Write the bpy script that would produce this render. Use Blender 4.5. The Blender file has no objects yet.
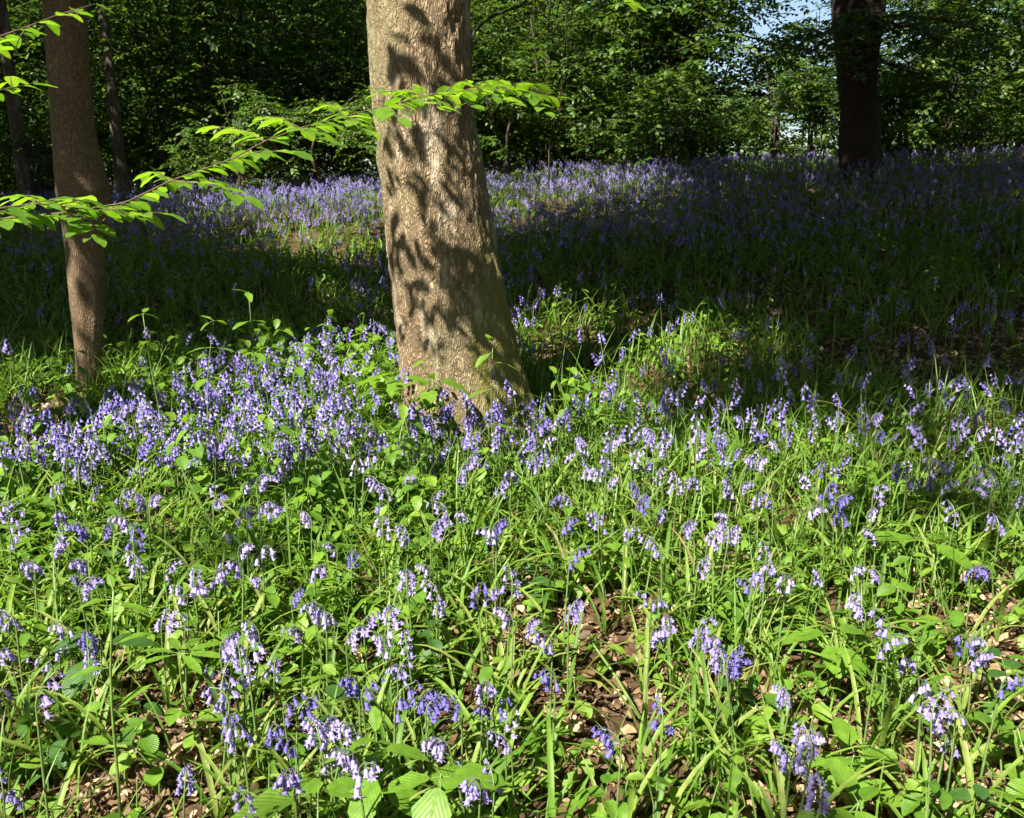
import bpy, math
import numpy as np
from mathutils import Vector, Matrix

R = np.random.default_rng(11)
sc = bpy.context.scene
col = sc.collection

# ------------------------------------------------------------------ camera model
F, CX, CY = 880.0, 512.0, 409.0
PITCH = math.radians(13.3)
CAM = np.array([0.0, 0.0, 1.4])
FWD = np.array([0, math.cos(PITCH), -math.sin(PITCH)])
UP = np.array([0, math.sin(PITCH), math.cos(PITCH)])
AZ, EL = math.radians(37), math.radians(50)
SUN = np.array([-math.sin(AZ) * math.cos(EL), -math.cos(AZ) * math.cos(EL), math.sin(EL)])   # towards the sun


def ray(u, v):
    return FWD + (u - CX) / F * np.array([1.0, 0, 0]) - (v - CY) / F * UP


def project(P):
    d = np.asarray(P, float) - CAM
    dep = d @ FWD
    s = np.where(np.abs(dep) < 1e-6, 1e-6, dep)
    return CX + F * d[..., 0] / s, CY - F * (d @ UP) / s, dep


# ------------------------------------------------------------------ noise
def _hash(ix, iy, seed):
    h = (ix.astype(np.int64) * 374761393 + iy.astype(np.int64) * 668265263 + seed * 974634777) & 0xFFFFFFFF
    h = ((h ^ (h >> 13)) * 1274126177) & 0xFFFFFFFF
    return ((h ^ (h >> 16)) & 0xFFFF) / 65535.0


def vnoise(x, y, seed=0):
    x, y = np.broadcast_arrays(np.asarray(x, float), np.asarray(y, float))
    ix, iy = np.floor(x), np.floor(y)
    fx, fy = x - ix, y - iy
    fx, fy = fx * fx * (3 - 2 * fx), fy * fy * (3 - 2 * fy)
    a, b = _hash(ix, iy, seed), _hash(ix + 1, iy, seed)
    c, d = _hash(ix, iy + 1, seed), _hash(ix + 1, iy + 1, seed)
    return (a + (b - a) * fx) * (1 - fy) + (c + (d - c) * fx) * fy


def fbm(x, y, seed=0, oct=3):
    s, a, t = 0, 1.0, 0
    for i in range(oct):
        s = s + a * vnoise(x * 2 ** i, y * 2 ** i, seed + i)
        t += a
        a *= .5
    return s / t


# ------------------------------------------------------------------ terrain
def h(x, y):
    x, y = np.asarray(x, float), np.asarray(y, float)
    yc = np.clip(y, -12, 15)
    base = .09 * yc + .0014 * yc * np.abs(yc)
    t = np.clip(y / 15, 0, 1)
    tilt = .035 * np.clip(x, -16, 16) * t * t * (3 - 2 * t)
    d = np.maximum(y - 15, 0)
    base = base + .132 * d * np.exp(-d / 2.0) - np.minimum(.02 * d, 1.2)
    near = np.exp(-np.maximum(np.hypot(x, y - 5) - 12, 0) / 8)
    bumps = .10 * (fbm(x * .8, y * .8, 5) - .5) + .05 * (fbm(x * 3, y * 3, 9) - .5)
    return base + tilt + bumps * near


def ground_at(u, v, above=0.0, tmax=60):
    """First point on the ray through pixel (u, v) that is `above` metres over the ground."""
    d = ray(u, v)
    ts = np.concatenate([np.arange(.5, 20, .01), np.arange(20, tmax, .05)])
    P = CAM + ts[:, None] * d
    hit = np.nonzero(P[:, 2] - h(P[:, 0], P[:, 1]) <= above)[0]
    return P[hit[0]] if len(hit) else None


# ------------------------------------------------------------------ shade over the place, as seen (0 sunlit .. 9 deep shade)
SHADE = np.array([[int(c) for c in r.split()] for r in """
7 7 6 5 3 3 4 5 5 5 6 8 8 9 8 8
7 8 7 6 3 4 5 6 6 7 7 8 8 8 8 8
9 9 9 8 4 5 5 8 9 9 8 9 9 9 9 9
9 9 9 9 8 6 5 9 9 9 9 9 9 9 9 9
9 9 9 8 6 5 5 9 9 6 8 9 9 9 8 8
8 8 6 3 3 4 5 8 6 3 7 9 9 8 6 5
3 2 1 1 2 3 4 6 5 4 5 6 5 5 5 4
1 1 1 2 3 4 5 6 4 3 3 4 4 5 5 4
2 2 3 4 4 5 5 4 4 3 3 3 3 4 4 3
3 3 4 5 6 6 4 3 2 2 2 2 2 2 2 2
3 2 4 4 4 3 3 2 2 1 1 2 3 2 3 2
2 3 4 4 2 1 2 2 2 1 2 2 3 4 4 3
2 2 3 2 1 1 2 2 2 2 2 3 5 4 5 5
2 2 1 1 2 3 3 3 2 3 4 3 4 5 4 4
1 1 1 1 1 1 1 1 2 3 3 4 3 2 3 3
0 0 0 0 0 0 0 1 2 3 3 4 4 3 3 3""".strip().split('\n')], float) / 9


def shade_at(P):
    u, v, dep = project(P)
    gx = np.clip((u - 32) / 64, 0, 14.999)
    gy = np.clip((v - 180) / 41, 0, 14.999)
    ix, iy = gx.astype(int), gy.astype(int)
    fx, fy = gx - ix, gy - iy
    s = (SHADE[iy, ix] * (1 - fx) + SHADE[iy, ix + 1] * fx) * (1 - fy) + (SHADE[iy + 1, ix] * (1 - fx) + SHADE[iy + 1, ix + 1] * fx) * fy
    outside = (dep < .3) | (u < -80) | (u > 1104) | (v > 900)
    far = np.asarray(P)[..., 1] > 15.5
    s = np.where(far, np.where(u < 400, .54, np.where(u < 640, .54, .60)), s)
    return np.where(outside, .7, s)


# ------------------------------------------------------------------ mesh collecting
class Buf:
    def __init__(self):
        self.v, self.f, self.m, self.uv, self.n = [], [], [], [], 0

    def add(self, verts, faces, mat=0, uv=None):
        verts = np.asarray(verts, np.float32).reshape(-1, 3)
        by = {}
        for f in faces:
            by.setdefault(len(f), []).append(f)
        for k, fs in by.items():
            fs = np.asarray(fs, np.int64)
            self.f.append(fs + self.n)
            self.m.append(np.full(len(fs), mat, np.int32))
        self.v.append(verts)
        self.uv.append(np.zeros((len(verts), 2), np.float32) if uv is None else np.asarray(uv, np.float32))
        self.n += len(verts)

    def inst(self, tpl, M, P):
        """tpl: list of (verts, faces, mat, uv); M (n,3,3); P (n,3)."""
        n = len(P)
        if n == 0:
            return
        for verts, faces, mat, uv in tpl:
            verts = np.asarray(verts, np.float32)
            k = len(verts)
            W = (np.einsum('nij,kj->nki', M, verts) + P[:, None, :]).reshape(-1, 3).astype(np.float32)
            by = {}
            for f in faces:
                by.setdefault(len(f), []).append(f)
            for q, fs in by.items():
                fs = np.asarray(fs, np.int64)
                A = (fs[None] + (np.arange(n) * k)[:, None, None]).reshape(-1, q) + self.n
                self.f.append(A)
                self.m.append(np.full(len(A), mat, np.int32))
            self.v.append(W)
            u = np.zeros((k, 2), np.float32) if uv is None else np.asarray(uv, np.float32)
            self.uv.append(np.tile(u, (n, 1)))
            self.n += n * k

    def mesh(self, name, mats, smooth=True):
        me = bpy.data.meshes.new(name)
        V = np.concatenate(self.v)
        loops = np.concatenate([f.reshape(-1) for f in self.f]).astype(np.int32)
        tot = np.concatenate([np.full(len(f), f.shape[1], np.int32) for f in self.f])
        me.vertices.add(len(V)); me.vertices.foreach_set('co', V.reshape(-1))
        me.loops.add(len(loops)); me.loops.foreach_set('vertex_index', loops)
        me.polygons.add(len(tot))
        me.polygons.foreach_set('loop_start', (np.cumsum(tot) - tot).astype(np.int32))
        me.polygons.foreach_set('loop_total', tot)
        me.polygons.foreach_set('material_index', np.concatenate(self.m))
        me.polygons.foreach_set('use_smooth', np.full(len(tot), smooth))
        at = me.attributes.new('luv', 'FLOAT2', 'POINT')
        at.data.foreach_set('vector', np.concatenate(self.uv).reshape(-1))
        me.update(calc_edges=True)
        me.validate()
        for m in (mats if isinstance(mats, (list, tuple)) else [mats]):
            me.materials.append(m)
        return me


def link(name, data, parent=None, loc=None):
    o = bpy.data.objects.new(name, data)
    col.objects.link(o)
    if parent is not None:
        o.parent = parent
    if loc is not None:
        o.location = [float(c) for c in loc]
    return o


def tag(o, label=None, cat=None, group=None, kind=None):
    if label: o['label'] = label
    if cat: o['category'] = cat
    if group: o['group'] = group
    if kind: o['kind'] = kind
    return o


def frames(yaw, tilt, roll, s):
    """(n,3,3): local z up, yaw about z after tilting about x and rolling about y."""
    yaw, tilt, roll, s = np.broadcast_arrays(*[np.atleast_1d(np.asarray(a, float)) for a in (yaw, tilt, roll, s)])
    cz, sz, cx, sx, cy, sy = np.cos(yaw), np.sin(yaw), np.cos(tilt), np.sin(tilt), np.cos(roll), np.sin(roll)
    o, i = np.zeros_like(cz), np.ones_like(cz)
    Rz = np.stack([np.stack([cz, -sz, o], -1), np.stack([sz, cz, o], -1), np.stack([o, o, i], -1)], -2)
    Rx = np.stack([np.stack([i, o, o], -1), np.stack([o, cx, -sx], -1), np.stack([o, sx, cx], -1)], -2)
    Ry = np.stack([np.stack([cy, o, sy], -1), np.stack([o, i, o], -1), np.stack([-sy, o, cy], -1)], -2)
    return np.einsum('nij,njk,nkl->nil', Rz, Rx, Ry) * s[:, None, None]


def tube(buf, pts, rad, sides=6, mat=0, cap=True):
    pts = np.asarray(pts, float)
    n = len(pts)
    rad = np.broadcast_to(np.asarray(rad, float), (n,))
    T = np.gradient(pts, axis=0)
    T /= np.linalg.norm(T, axis=1)[:, None] + 1e-12
    ref = np.array([0, 0, 1.0]) if abs(T[0, 2]) < .8 else np.array([1.0, 0, 0])
    a = np.arange(sides) * 2 * np.pi / sides
    V = []
    N = np.cross(T[0], ref); N /= np.linalg.norm(N)
    for i in range(n):
        N = N - T[i] * (N @ T[i]); N /= np.linalg.norm(N) + 1e-12
        B = np.cross(T[i], N)
        V.append(pts[i] + rad[i] * (np.cos(a)[:, None] * N + np.sin(a)[:, None] * B))
    V = np.concatenate(V)
    Fs = [(i * sides + j, i * sides + (j + 1) % sides, (i + 1) * sides + (j + 1) % sides, (i + 1) * sides + j) for i in range(n - 1) for j in range(sides)]
    if cap:
        Fs.append(tuple((n - 1) * sides + j for j in range(sides)))
    uv = np.stack([np.tile(a / 6.283, n), np.repeat(np.linspace(0, 1, n), sides)], -1)
    buf.add(V, Fs, mat, uv)


# ------------------------------------------------------------------ materials
def mat_new(name):
    m = bpy.data.materials.new(name)
    m.use_nodes = True
    nt = m.node_tree
    nt.nodes.clear()
    out = nt.nodes.new('ShaderNodeOutputMaterial')
    return m, nt, out


def N(nt, t, **kw):
    n = nt.nodes.new(t)
    for k, v in kw.items():
        if k == 'ins':
            for a, b in v.items():
                n.inputs[a].default_value = b
        else:
            setattr(n, k, v)
    return n


def ramp(nt, stops):
    n = nt.nodes.new('ShaderNodeValToRGB')
    el = n.color_ramp.elements
    while len(el) < len(stops):
        el.new(.5)
    for e, (p, c) in zip(el, stops):
        e.position = p
        e.color = (*c, 1) if len(c) == 3 else c
    return n


def leaf_mat(name, stops, trans=.45, rough=.45, spec=.35, tcol=None, veins=0, obj_random=False, spots=None, wet=0):
    """Leaf or petal: a principled surface mixed with translucency; colour differs leaf by leaf."""
    m, nt, out = mat_new(name)
    L = nt.links.new
    if obj_random:
        rnd = N(nt, 'ShaderNodeObjectInfo').outputs['Random']
    else:
        rnd = N(nt, 'ShaderNodeNewGeometry').outputs['Random Per Island']
    rp = ramp(nt, stops); L(rnd, rp.inputs[0])
    colr = rp.outputs[0]
    nz = N(nt, 'ShaderNodeTexNoise', ins={'Scale': 60.0, 'Detail': 3.0})
    tc = N(nt, 'ShaderNodeTexCoord'); L(tc.outputs['Object'], nz.inputs['Vector'])
    hs = N(nt, 'ShaderNodeHueSaturation')
    mr = N(nt, 'ShaderNodeMapRange', ins={1: .3, 2: .7, 3: .8, 4: 1.2}); L(nz.outputs[0], mr.inputs[0])
    L(mr.outputs[0], hs.inputs['Value']); L(colr, hs.inputs['Color'])
    colr = hs.outputs[0]
    bump = None
    if veins:
        at = N(nt, 'ShaderNodeAttribute', attribute_name='luv')
        sp = N(nt, 'ShaderNodeSeparateXYZ'); L(at.outputs['Vector'], sp.inputs[0])
        ab = N(nt, 'ShaderNodeMath', operation='ABSOLUTE'); L(sp.outputs[0], ab.inputs[0])
        mul = N(nt, 'ShaderNodeMath', operation='MULTIPLY', ins={1: -.9}); L(ab.outputs[0], mul.inputs[0])
        ad = N(nt, 'ShaderNodeMath', operation='ADD'); L(sp.outputs[1], ad.inputs[0]); L(mul.outputs[0], ad.inputs[1])
        m2 = N(nt, 'ShaderNodeMath', operation='MULTIPLY', ins={1: 46.0}); L(ad.outputs[0], m2.inputs[0])
        si = N(nt, 'ShaderNodeMath', operation='SINE'); L(m2.outputs[0], si.inputs[0])
        rib = N(nt, 'ShaderNodeMapRange', ins={1: .0, 2: .05, 3: 1.2, 4: 0.0}); L(ab.outputs[0], rib.inputs[0])
        mx = N(nt, 'ShaderNodeMath', operation='MAXIMUM'); L(si.outputs[0], mx.inputs[0]); L(rib.outputs[0], mx.inputs[1])
        bump = N(nt, 'ShaderNodeBump', ins={'Strength': .5 * veins, 'Distance': .002}); L(mx.outputs[0], bump.inputs['Height'])
        vr = N(nt, 'ShaderNodeMapRange', ins={1: .7, 2: 1.1, 3: 0.0, 4: .35}); L(mx.outputs[0], vr.inputs[0])
        mixv = N(nt, 'ShaderNodeMixRGB', ins={2: (.20, .30, .07, 1)}); L(vr.outputs[0], mixv.inputs[0]); L(colr, mixv.inputs[1])
        colr = mixv.outputs[0]
    if spots:
        n2 = N(nt, 'ShaderNodeTexNoise', ins={'Scale': 9.0, 'Detail': 4.0}); L(tc.outputs['Object'], n2.inputs['Vector'])
        r2 = N(nt, 'ShaderNodeMapRange', ins={1: .58, 2: .68}); L(n2.outputs[0], r2.inputs[0])
        mixs = N(nt, 'ShaderNodeMixRGB', ins={2: (*spots, 1)}); L(r2.outputs[0], mixs.inputs[0]); L(colr, mixs.inputs[1])
        colr = mixs.outputs[0]
    p = N(nt, 'ShaderNodeBsdfPrincipled', ins={'Roughness': rough, 'Specular IOR Level': spec})
    L(colr, p.inputs['Base Color'])
    if bump: L(bump.outputs[0], p.inputs['Normal'])
    if trans <= 0:
        L(p.outputs[0], out.inputs[0])
        return m
    tr = N(nt, 'ShaderNodeBsdfTranslucent')
    th = N(nt, 'ShaderNodeMixRGB', blend_type='MULTIPLY', ins={0: 1.0, 2: (*(tcol or (1.5, 1.5, .8)), 1)})
    L(colr, th.inputs[1]); L(th.outputs[0], tr.inputs[0])
    mix = N(nt, 'ShaderNodeMixShader', ins={0: trans}); L(p.outputs[0], mix.inputs[1]); L(tr.outputs[0], mix.inputs[2])
    L(mix.outputs[0], out.inputs[0])
    return m


def bark_mat(name, dark, light, scale=1.0, moss=0.0, lichen=None, bump=.6, algae=None):
    m, nt, out = mat_new(name)
    L = nt.links.new
    tc = N(nt, 'ShaderNodeTexCoord')
    mp = N(nt, 'ShaderNodeMapping'); mp.inputs['Scale'].default_value = (scale, scale, scale * .3)
    L(tc.outputs['Object'], mp.inputs[0])
    n1 = N(nt, 'ShaderNodeTexNoise', ins={'Scale': 52.0, 'Detail': 6.0, 'Roughness': .65, 'Distortion': .3}); L(mp.outputs[0], n1.inputs['Vector'])
    vo = N(nt, 'ShaderNodeTexVoronoi', feature='DISTANCE_TO_EDGE', ins={'Scale': 78.0, 'Randomness': 1.0})
    nd = N(nt, 'ShaderNodeTexNoise', ins={'Scale': 40.0, 'Detail': 3.0}); L(mp.outputs[0], nd.inputs['Vector'])
    va = N(nt, 'ShaderNodeVectorMath', operation='MULTIPLY_ADD'); va.inputs[1].default_value = (.05, .05, .05); L(nd.outputs['Color'], va.inputs[0]); L(mp.outputs[0], va.inputs[2])
    L(va.outputs[0], vo.inputs['Vector'])
    crack = N(nt, 'ShaderNodeMapRange', ins={1: 0.0, 2: .34, 3: .2, 4: 1.0}); L(vo.outputs['Distance'], crack.inputs[0])
    hgt = N(nt, 'ShaderNodeMath', operation='MULTIPLY'); L(n1.outputs[0], hgt.inputs[0]); L(crack.outputs[0], hgt.inputs[1])
    rp = ramp(nt, [(0.0, dark), (.28, tuple(.6 * a + .4 * b for a, b in zip(dark, light))), (.55, light)]); L(hgt.outputs[0], rp.inputs[0])
    nb = N(nt, 'ShaderNodeTexNoise', ins={'Scale': 3.0, 'Detail': 4.0}); L(tc.outputs['Object'], nb.inputs['Vector'])
    big = N(nt, 'ShaderNodeMapRange', ins={1: .35, 2: .7, 3: .75, 4: 1.15}); L(nb.outputs[0], big.inputs[0])
    hs = N(nt, 'ShaderNodeHueSaturation'); L(big.outputs[0], hs.inputs['Value']); L(rp.outputs[0], hs.inputs['Color'])
    colr = hs.outputs[0]
    if lichen:
        nl = N(nt, 'ShaderNodeTexNoise', ins={'Scale': 7.0, 'Detail': 6.0, 'Roughness': .7}); L(mp.outputs[0], nl.inputs['Vector'])
        lr = N(nt, 'ShaderNodeMapRange', ins={1: .52, 2: .62, 3: 0., 4: .8}); L(nl.outputs[0], lr.inputs[0])
        mx = N(nt, 'ShaderNodeMixRGB', ins={2: (*lichen, 1)}); L(lr.outputs[0], mx.inputs[0]); L(colr, mx.inputs[1])
        colr = mx.outputs[0]
    if algae:
        for sc_, lo, hi, amt, cc in ((2.6, .44, .60, .65, algae), (5.5, .50, .62, .6, (.16, .11, .068)), (9.0, .54, .62, .5, (.50, .43, .32))):
            na = N(nt, 'ShaderNodeTexNoise', ins={'Scale': sc_, 'Detail': 6.0, 'Roughness': .65}); L(mp.outputs[0], na.inputs['Vector'])
            ar = N(nt, 'ShaderNodeMapRange', ins={1: lo, 2: hi, 3: 0., 4: amt}); L(na.outputs[0], ar.inputs[0])
            mx = N(nt, 'ShaderNodeMixRGB', blend_type='MIX', ins={2: (*cc, 1)}); L(ar.outputs[0], mx.inputs[0]); L(colr, mx.inputs[1])
            colr = mx.outputs[0]
    if moss:
        ge = N(nt, 'ShaderNodeNewGeometry')
        sn = N(nt, 'ShaderNodeSeparateXYZ'); L(ge.outputs['Normal'], sn.inputs[0])
        so = N(nt, 'ShaderNodeSeparateXYZ'); L(tc.outputs['Object'], so.inputs[0])
        ax = N(nt, 'ShaderNodeMapRange', ins={1: .05, 2: .75, 3: 0.0, 4: 1.0}); L(sn.outputs[0], ax.inputs[0])
        az = N(nt, 'ShaderNodeMapRange', ins={1: .25, 2: 1.25, 3: 1.0, 4: 0.0}); L(so.outputs[2], az.inputs[0])
        nm = N(nt, 'ShaderNodeTexNoise', ins={'Scale': 11.0, 'Detail': 5.0}); L(tc.outputs['Object'], nm.inputs['Vector'])
        a1 = N(nt, 'ShaderNodeMath', operation='MULTIPLY'); L(ax.outputs[0], a1.inputs[0]); L(az.outputs[0], a1.inputs[1])
        a2 = N(nt, 'ShaderNodeMath', operation='MULTIPLY'); L(a1.outputs[0], a2.inputs[0]); L(nm.outputs[0], a2.inputs[1])
        a3 = N(nt, 'ShaderNodeMapRange', ins={1: .13, 2: .30, 3: 0., 4: moss}); L(a2.outputs[0], a3.inputs[0])
        mx = N(nt, 'ShaderNodeMixRGB', ins={2: (.15, .14, .03, 1)}); L(a3.outputs[0], mx.inputs[0]); L(colr, mx.inputs[1])
        colr = mx.outputs[0]
    b = N(nt, 'ShaderNodeBump', ins={'Strength': bump, 'Distance': .02}); L(hgt.outputs[0], b.inputs['Height'])
    p = N(nt, 'ShaderNodeBsdfPrincipled', ins={'Roughness': .85, 'Specular IOR Level': .2})
    L(colr, p.inputs['Base Color']); L(b.outputs[0], p.inputs['Normal']); L(p.outputs[0], out.inputs[0])
    return m


def soil_mat():
    m, nt, out = mat_new('woodland_soil')
    L = nt.links.new
    tc = N(nt, 'ShaderNodeTexCoord')
    n1 = N(nt, 'ShaderNodeTexNoise', ins={'Scale': 22.0, 'Detail': 8.0, 'Roughness': .7}); L(tc.outputs['Object'], n1.inputs['Vector'])
    vo = N(nt, 'ShaderNodeTexVoronoi', ins={'Scale': 26.0}); L(tc.outputs['Object'], vo.inputs['Vector'])
    rp = ramp(nt, [(.2, (.025, .016, .010)), (.5, (.075, .048, .030)), (.8, (.17, .115, .07))]); L(n1.outputs[0], rp.inputs[0])
    rv = ramp(nt, [(0, (.5, .45, .4)), (1, (1.3, 1.2, 1.05))]); L(vo.outputs['Color'], rv.inputs[0])
    mx = N(nt, 'ShaderNodeMixRGB', blend_type='MULTIPLY', ins={0: .8}); L(rp.outputs[0], mx.inputs[1]); L(rv.outputs[0], mx.inputs[2])
    b = N(nt, 'ShaderNodeBump', ins={'Strength': .8, 'Distance': .02}); L(n1.outputs[0], b.inputs['Height'])
    p = N(nt, 'ShaderNodeBsdfPrincipled', ins={'Roughness': .95, 'Specular IOR Level': .15})
    L(mx.outputs[0], p.inputs['Base Color']); L(b.outputs[0], p.inputs['Normal']); L(p.outputs[0], out.inputs[0])
    return m


M = {}
M['soil'] = soil_mat()
M['bark_main'] = bark_mat('grey_brown_bark', (.06, .042, .025), (.40, .292, .176), 1.0, moss=.9, bump=.75, lichen=None, algae=(.22, .215, .11))
M['bark_slim'] = bark_mat('slim_tree_bark', (.085, .056, .033), (.25, .18, .108), 1.2, bump=.5)
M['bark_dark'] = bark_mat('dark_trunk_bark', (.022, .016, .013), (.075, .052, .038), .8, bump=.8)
M['bark_pale'] = bark_mat('pale_trunk_bark', (.035, .03, .024), (.15, .135, .10), .7, lichen=(.27, .26, .21), bump=.6)
M['bark_far'] = bark_mat('far_trunk_bark', (.03, .024, .018), (.14, .11, .08), .7, bump=.6)
M['twig'] = bark_mat('twig_bark', (.05, .034, .022), (.16, .11, .07), 2.0, bump=.3)
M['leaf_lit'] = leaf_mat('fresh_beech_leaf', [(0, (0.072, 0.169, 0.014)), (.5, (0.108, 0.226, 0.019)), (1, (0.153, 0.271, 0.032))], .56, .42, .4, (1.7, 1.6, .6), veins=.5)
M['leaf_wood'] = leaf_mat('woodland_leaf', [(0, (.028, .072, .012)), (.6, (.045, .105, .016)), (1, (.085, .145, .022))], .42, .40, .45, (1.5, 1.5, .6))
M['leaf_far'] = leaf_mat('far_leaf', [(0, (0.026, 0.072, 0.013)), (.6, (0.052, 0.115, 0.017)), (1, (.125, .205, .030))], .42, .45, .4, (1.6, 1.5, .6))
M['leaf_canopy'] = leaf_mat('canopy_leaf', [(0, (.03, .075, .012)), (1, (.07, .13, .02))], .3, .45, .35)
M['strap'] = leaf_mat('strap_leaf', [(0, (0.060, 0.133, 0.014)), (.5, (0.107, 0.206, 0.023)), (.86, (0.158, 0.254, 0.035)), (.97, (0.194, 0.249, 0.058)), (1, (.28, .23, .11))], .40, .5, .3, (1.5, 1.5, .6))
M['seedling'] = leaf_mat('seedling_leaf', [(0, (0.071, 0.164, 0.015)), (.6, (0.117, 0.232, 0.021)), (1, (0.163, 0.277, 0.030))], .42, .40, .4, (1.6, 1.6, .6), veins=.8)
M['seedling_dark'] = leaf_mat('dark_seedling_leaf', [(0, (0.029, 0.085, 0.019)), (1, (0.052, 0.125, 0.023))], .35, .36, .5, (1.5, 1.5, .6), veins=.8)
M['cover'] = leaf_mat('ground_cover_leaf', [(0, (0.061, 0.145, 0.013)), (.6, (0.111, 0.220, 0.019)), (1, (0.167, 0.277, 0.028))], .40, .40, .4, (1.6, 1.6, .6), veins=.6)
M['green_stem'] = leaf_mat('green_stem', [(0, (0.096, 0.175, 0.035)), (1, (0.152, 0.232, 0.058))], .15, .4, .4)
M['bell_stem'] = leaf_mat('bluebell_stem', [(0, (0.081, 0.153, 0.035)), (1, (0.152, 0.215, 0.069))], .12, .4, .4)
M['pedicel'] = leaf_mat('purple_pedicel', [(0, (.06, .05, .12)), (1, (.11, .09, .20))], .1, .5, .3)
VT = (1.15, 1.05, 1.25)
M['bell_pale'] = leaf_mat('pale_lilac_bell', [(0, (.33, .275, .54)), (1, (.45, .385, .64))], .34, .5, .25, VT)
M['bell_mid'] = leaf_mat('violet_blue_bell', [(0, (.22, .185, .44)), (1, (.33, .28, .54))], .34, .5, .25, VT)
M['bell_deep'] = leaf_mat('deep_violet_bell', [(0, (.10, .085, .30)), (1, (.17, .145, .42))], .30, .5, .25, VT)
M['bell_far'] = leaf_mat('far_bell', [(0, (.125, .095, .38)), (.5, (.22, .175, .48)), (1, (.39, .33, .62))], .34, .55, .2, VT)
M['litter'] = leaf_mat('dead_leaf', [(0, (.06, .035, .018)), (.4, (.16, .105, .055)), (.8, (.30, .215, .12)), (1, (.44, .34, .22))], .15, .6, .3, (1.2, 1.0, .8), spots=(.08, .045, .025))
M['grass'] = leaf_mat('fine_grass', [(0, (0.071, 0.153, 0.021)), (.7, (0.132, 0.237, 0.035)), (1, (0.211, 0.250, 0.099))], .35, .5, .3, (1.5, 1.5, .6))
M['dry'] = leaf_mat('dry_stalk', [(0, (.36, .31, .17)), (1, (.42, .36, .20))], 0, .6, .3)

# ------------------------------------------------------------------ templates
def leaf_tpl(w=.5, droop=.15, fold=.18, fine=True, toothed=False, wave=0.0):
    """One leaf, length 1 along +Y, face up. Returns verts, faces, uv."""
    if not fine:
        V = [(0, 0, 0), (-w * .42, .3, fold * w * .4 - droop * .09), (-w * .40, .68, fold * w * .4 - droop * .46), (0, 1, -droop),
             (w * .40, .68, fold * w * .4 - droop * .46), (w * .42, .3, fold * w * .4 - droop * .09)]
        uv = [(0, 0), (-1, .3), (-1, .68), (0, 1), (1, .68), (1, .3)]
        return V, [(0, 3, 2, 1), (0, 5, 4, 3)], uv
    st = [.06, .2, .38, .56, .72, .86, .95]
    wd = [.20, .40, .5, .485, .40, .25, .12]
    V, uv = [(0, 0, 0)], [(0, 0)]
    for i, (y, q) in enumerate(zip(st, wd)):
        q = q * w * (1 + (.10 * (-1) ** i if toothed else 0))
        z = -droop * y * y
        wv = wave * math.sin(i * 2.1)
        V += [(-q, y, z + fold * q + wv), (0, y, z), (q, y, z + fold * q - wv)]
        uv += [(-q * 2, y), (0, y), (q * 2, y)]
    V.append((0, 1, -droop)); uv.append((0, 1))
    Fs = [(0, 2, 1), (0, 3, 2)]
    for i in range(len(st) - 1):
        a = 1 + i * 3
        Fs += [(a, a + 1, a + 4, a + 3), (a + 1, a + 2, a + 5, a + 4)]
    a = 1 + (len(st) - 1) * 3
    t = len(V) - 1
    Fs += [(a, a + 1, t), (a + 1, a + 2, t)]
    return V, Fs, uv


def rotm(yaw, tilt, roll=0.0, s=1.0):
    return frames(yaw, tilt, roll, s)[0]


def spray_tpl(rng, n=8, length=.34, leaf=.085, w=.62, fine=False, mat_leaf=0, mat_twig=1, twig=True):
    """A twig with alternate leaves lying in one plane, along +Y."""
    b = Buf()
    pts = np.array([(0.02 * math.sin(3 * t), t * length, -.10 * length * t * t) for t in np.linspace(0, 1, 4)])
    if twig:
        tube(b, pts, [.0035, .003, .0022, .0014], 3, mat_twig, cap=False)
    for k in range(n):
        t = (k + .7) / n
        side = 1 if k % 2 else -1
        p = np.array([0.02 * math.sin(3 * t), t * length, -.10 * length * t * t])
        ang = -side * rng.uniform(.6, 1.15) if k < n - 1 else rng.uniform(-.2, .2)
        s = leaf * rng.uniform(.7, 1.15)
        V, Fs, uv = leaf_tpl(w, rng.uniform(.05, .3), rng.uniform(.1, .5), fine)
        Mx = rotm(ang, rng.uniform(-.45, .15), rng.uniform(-.4, .4), s)
        b.add(np.asarray(V) @ Mx.T + p, Fs, mat_leaf, uv)
    return buf_tpl(b)


def buf_tpl(b):
    """Turn a Buf into a template: per material (verts, faces, mat, uv)."""
    V = np.concatenate(b.v); UVs = np.concatenate(b.uv)
    res = []
    mats = np.unique(np.concatenate(b.m))
    for mt in mats:
        fs = []
        for f, m in zip(b.f, b.m):
            fs += [tuple(x) for x in f[m == mt]]
        used = sorted({i for f in fs for i in f})
        mp = {i: k for k, i in enumerate(used)}
        res.append((V[used], [tuple(mp[i] for i in f) for f in fs], int(mt), UVs[used]))
    return res


rt = np.random.default_rng(3)
SPRAYS = [spray_tpl(rt, int(rt.integers(6, 10))) for _ in range(8)]
SPRAYS_NT = [spray_tpl(rt, 8, .40, .125, .66, twig=False) for _ in range(6)]

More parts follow.
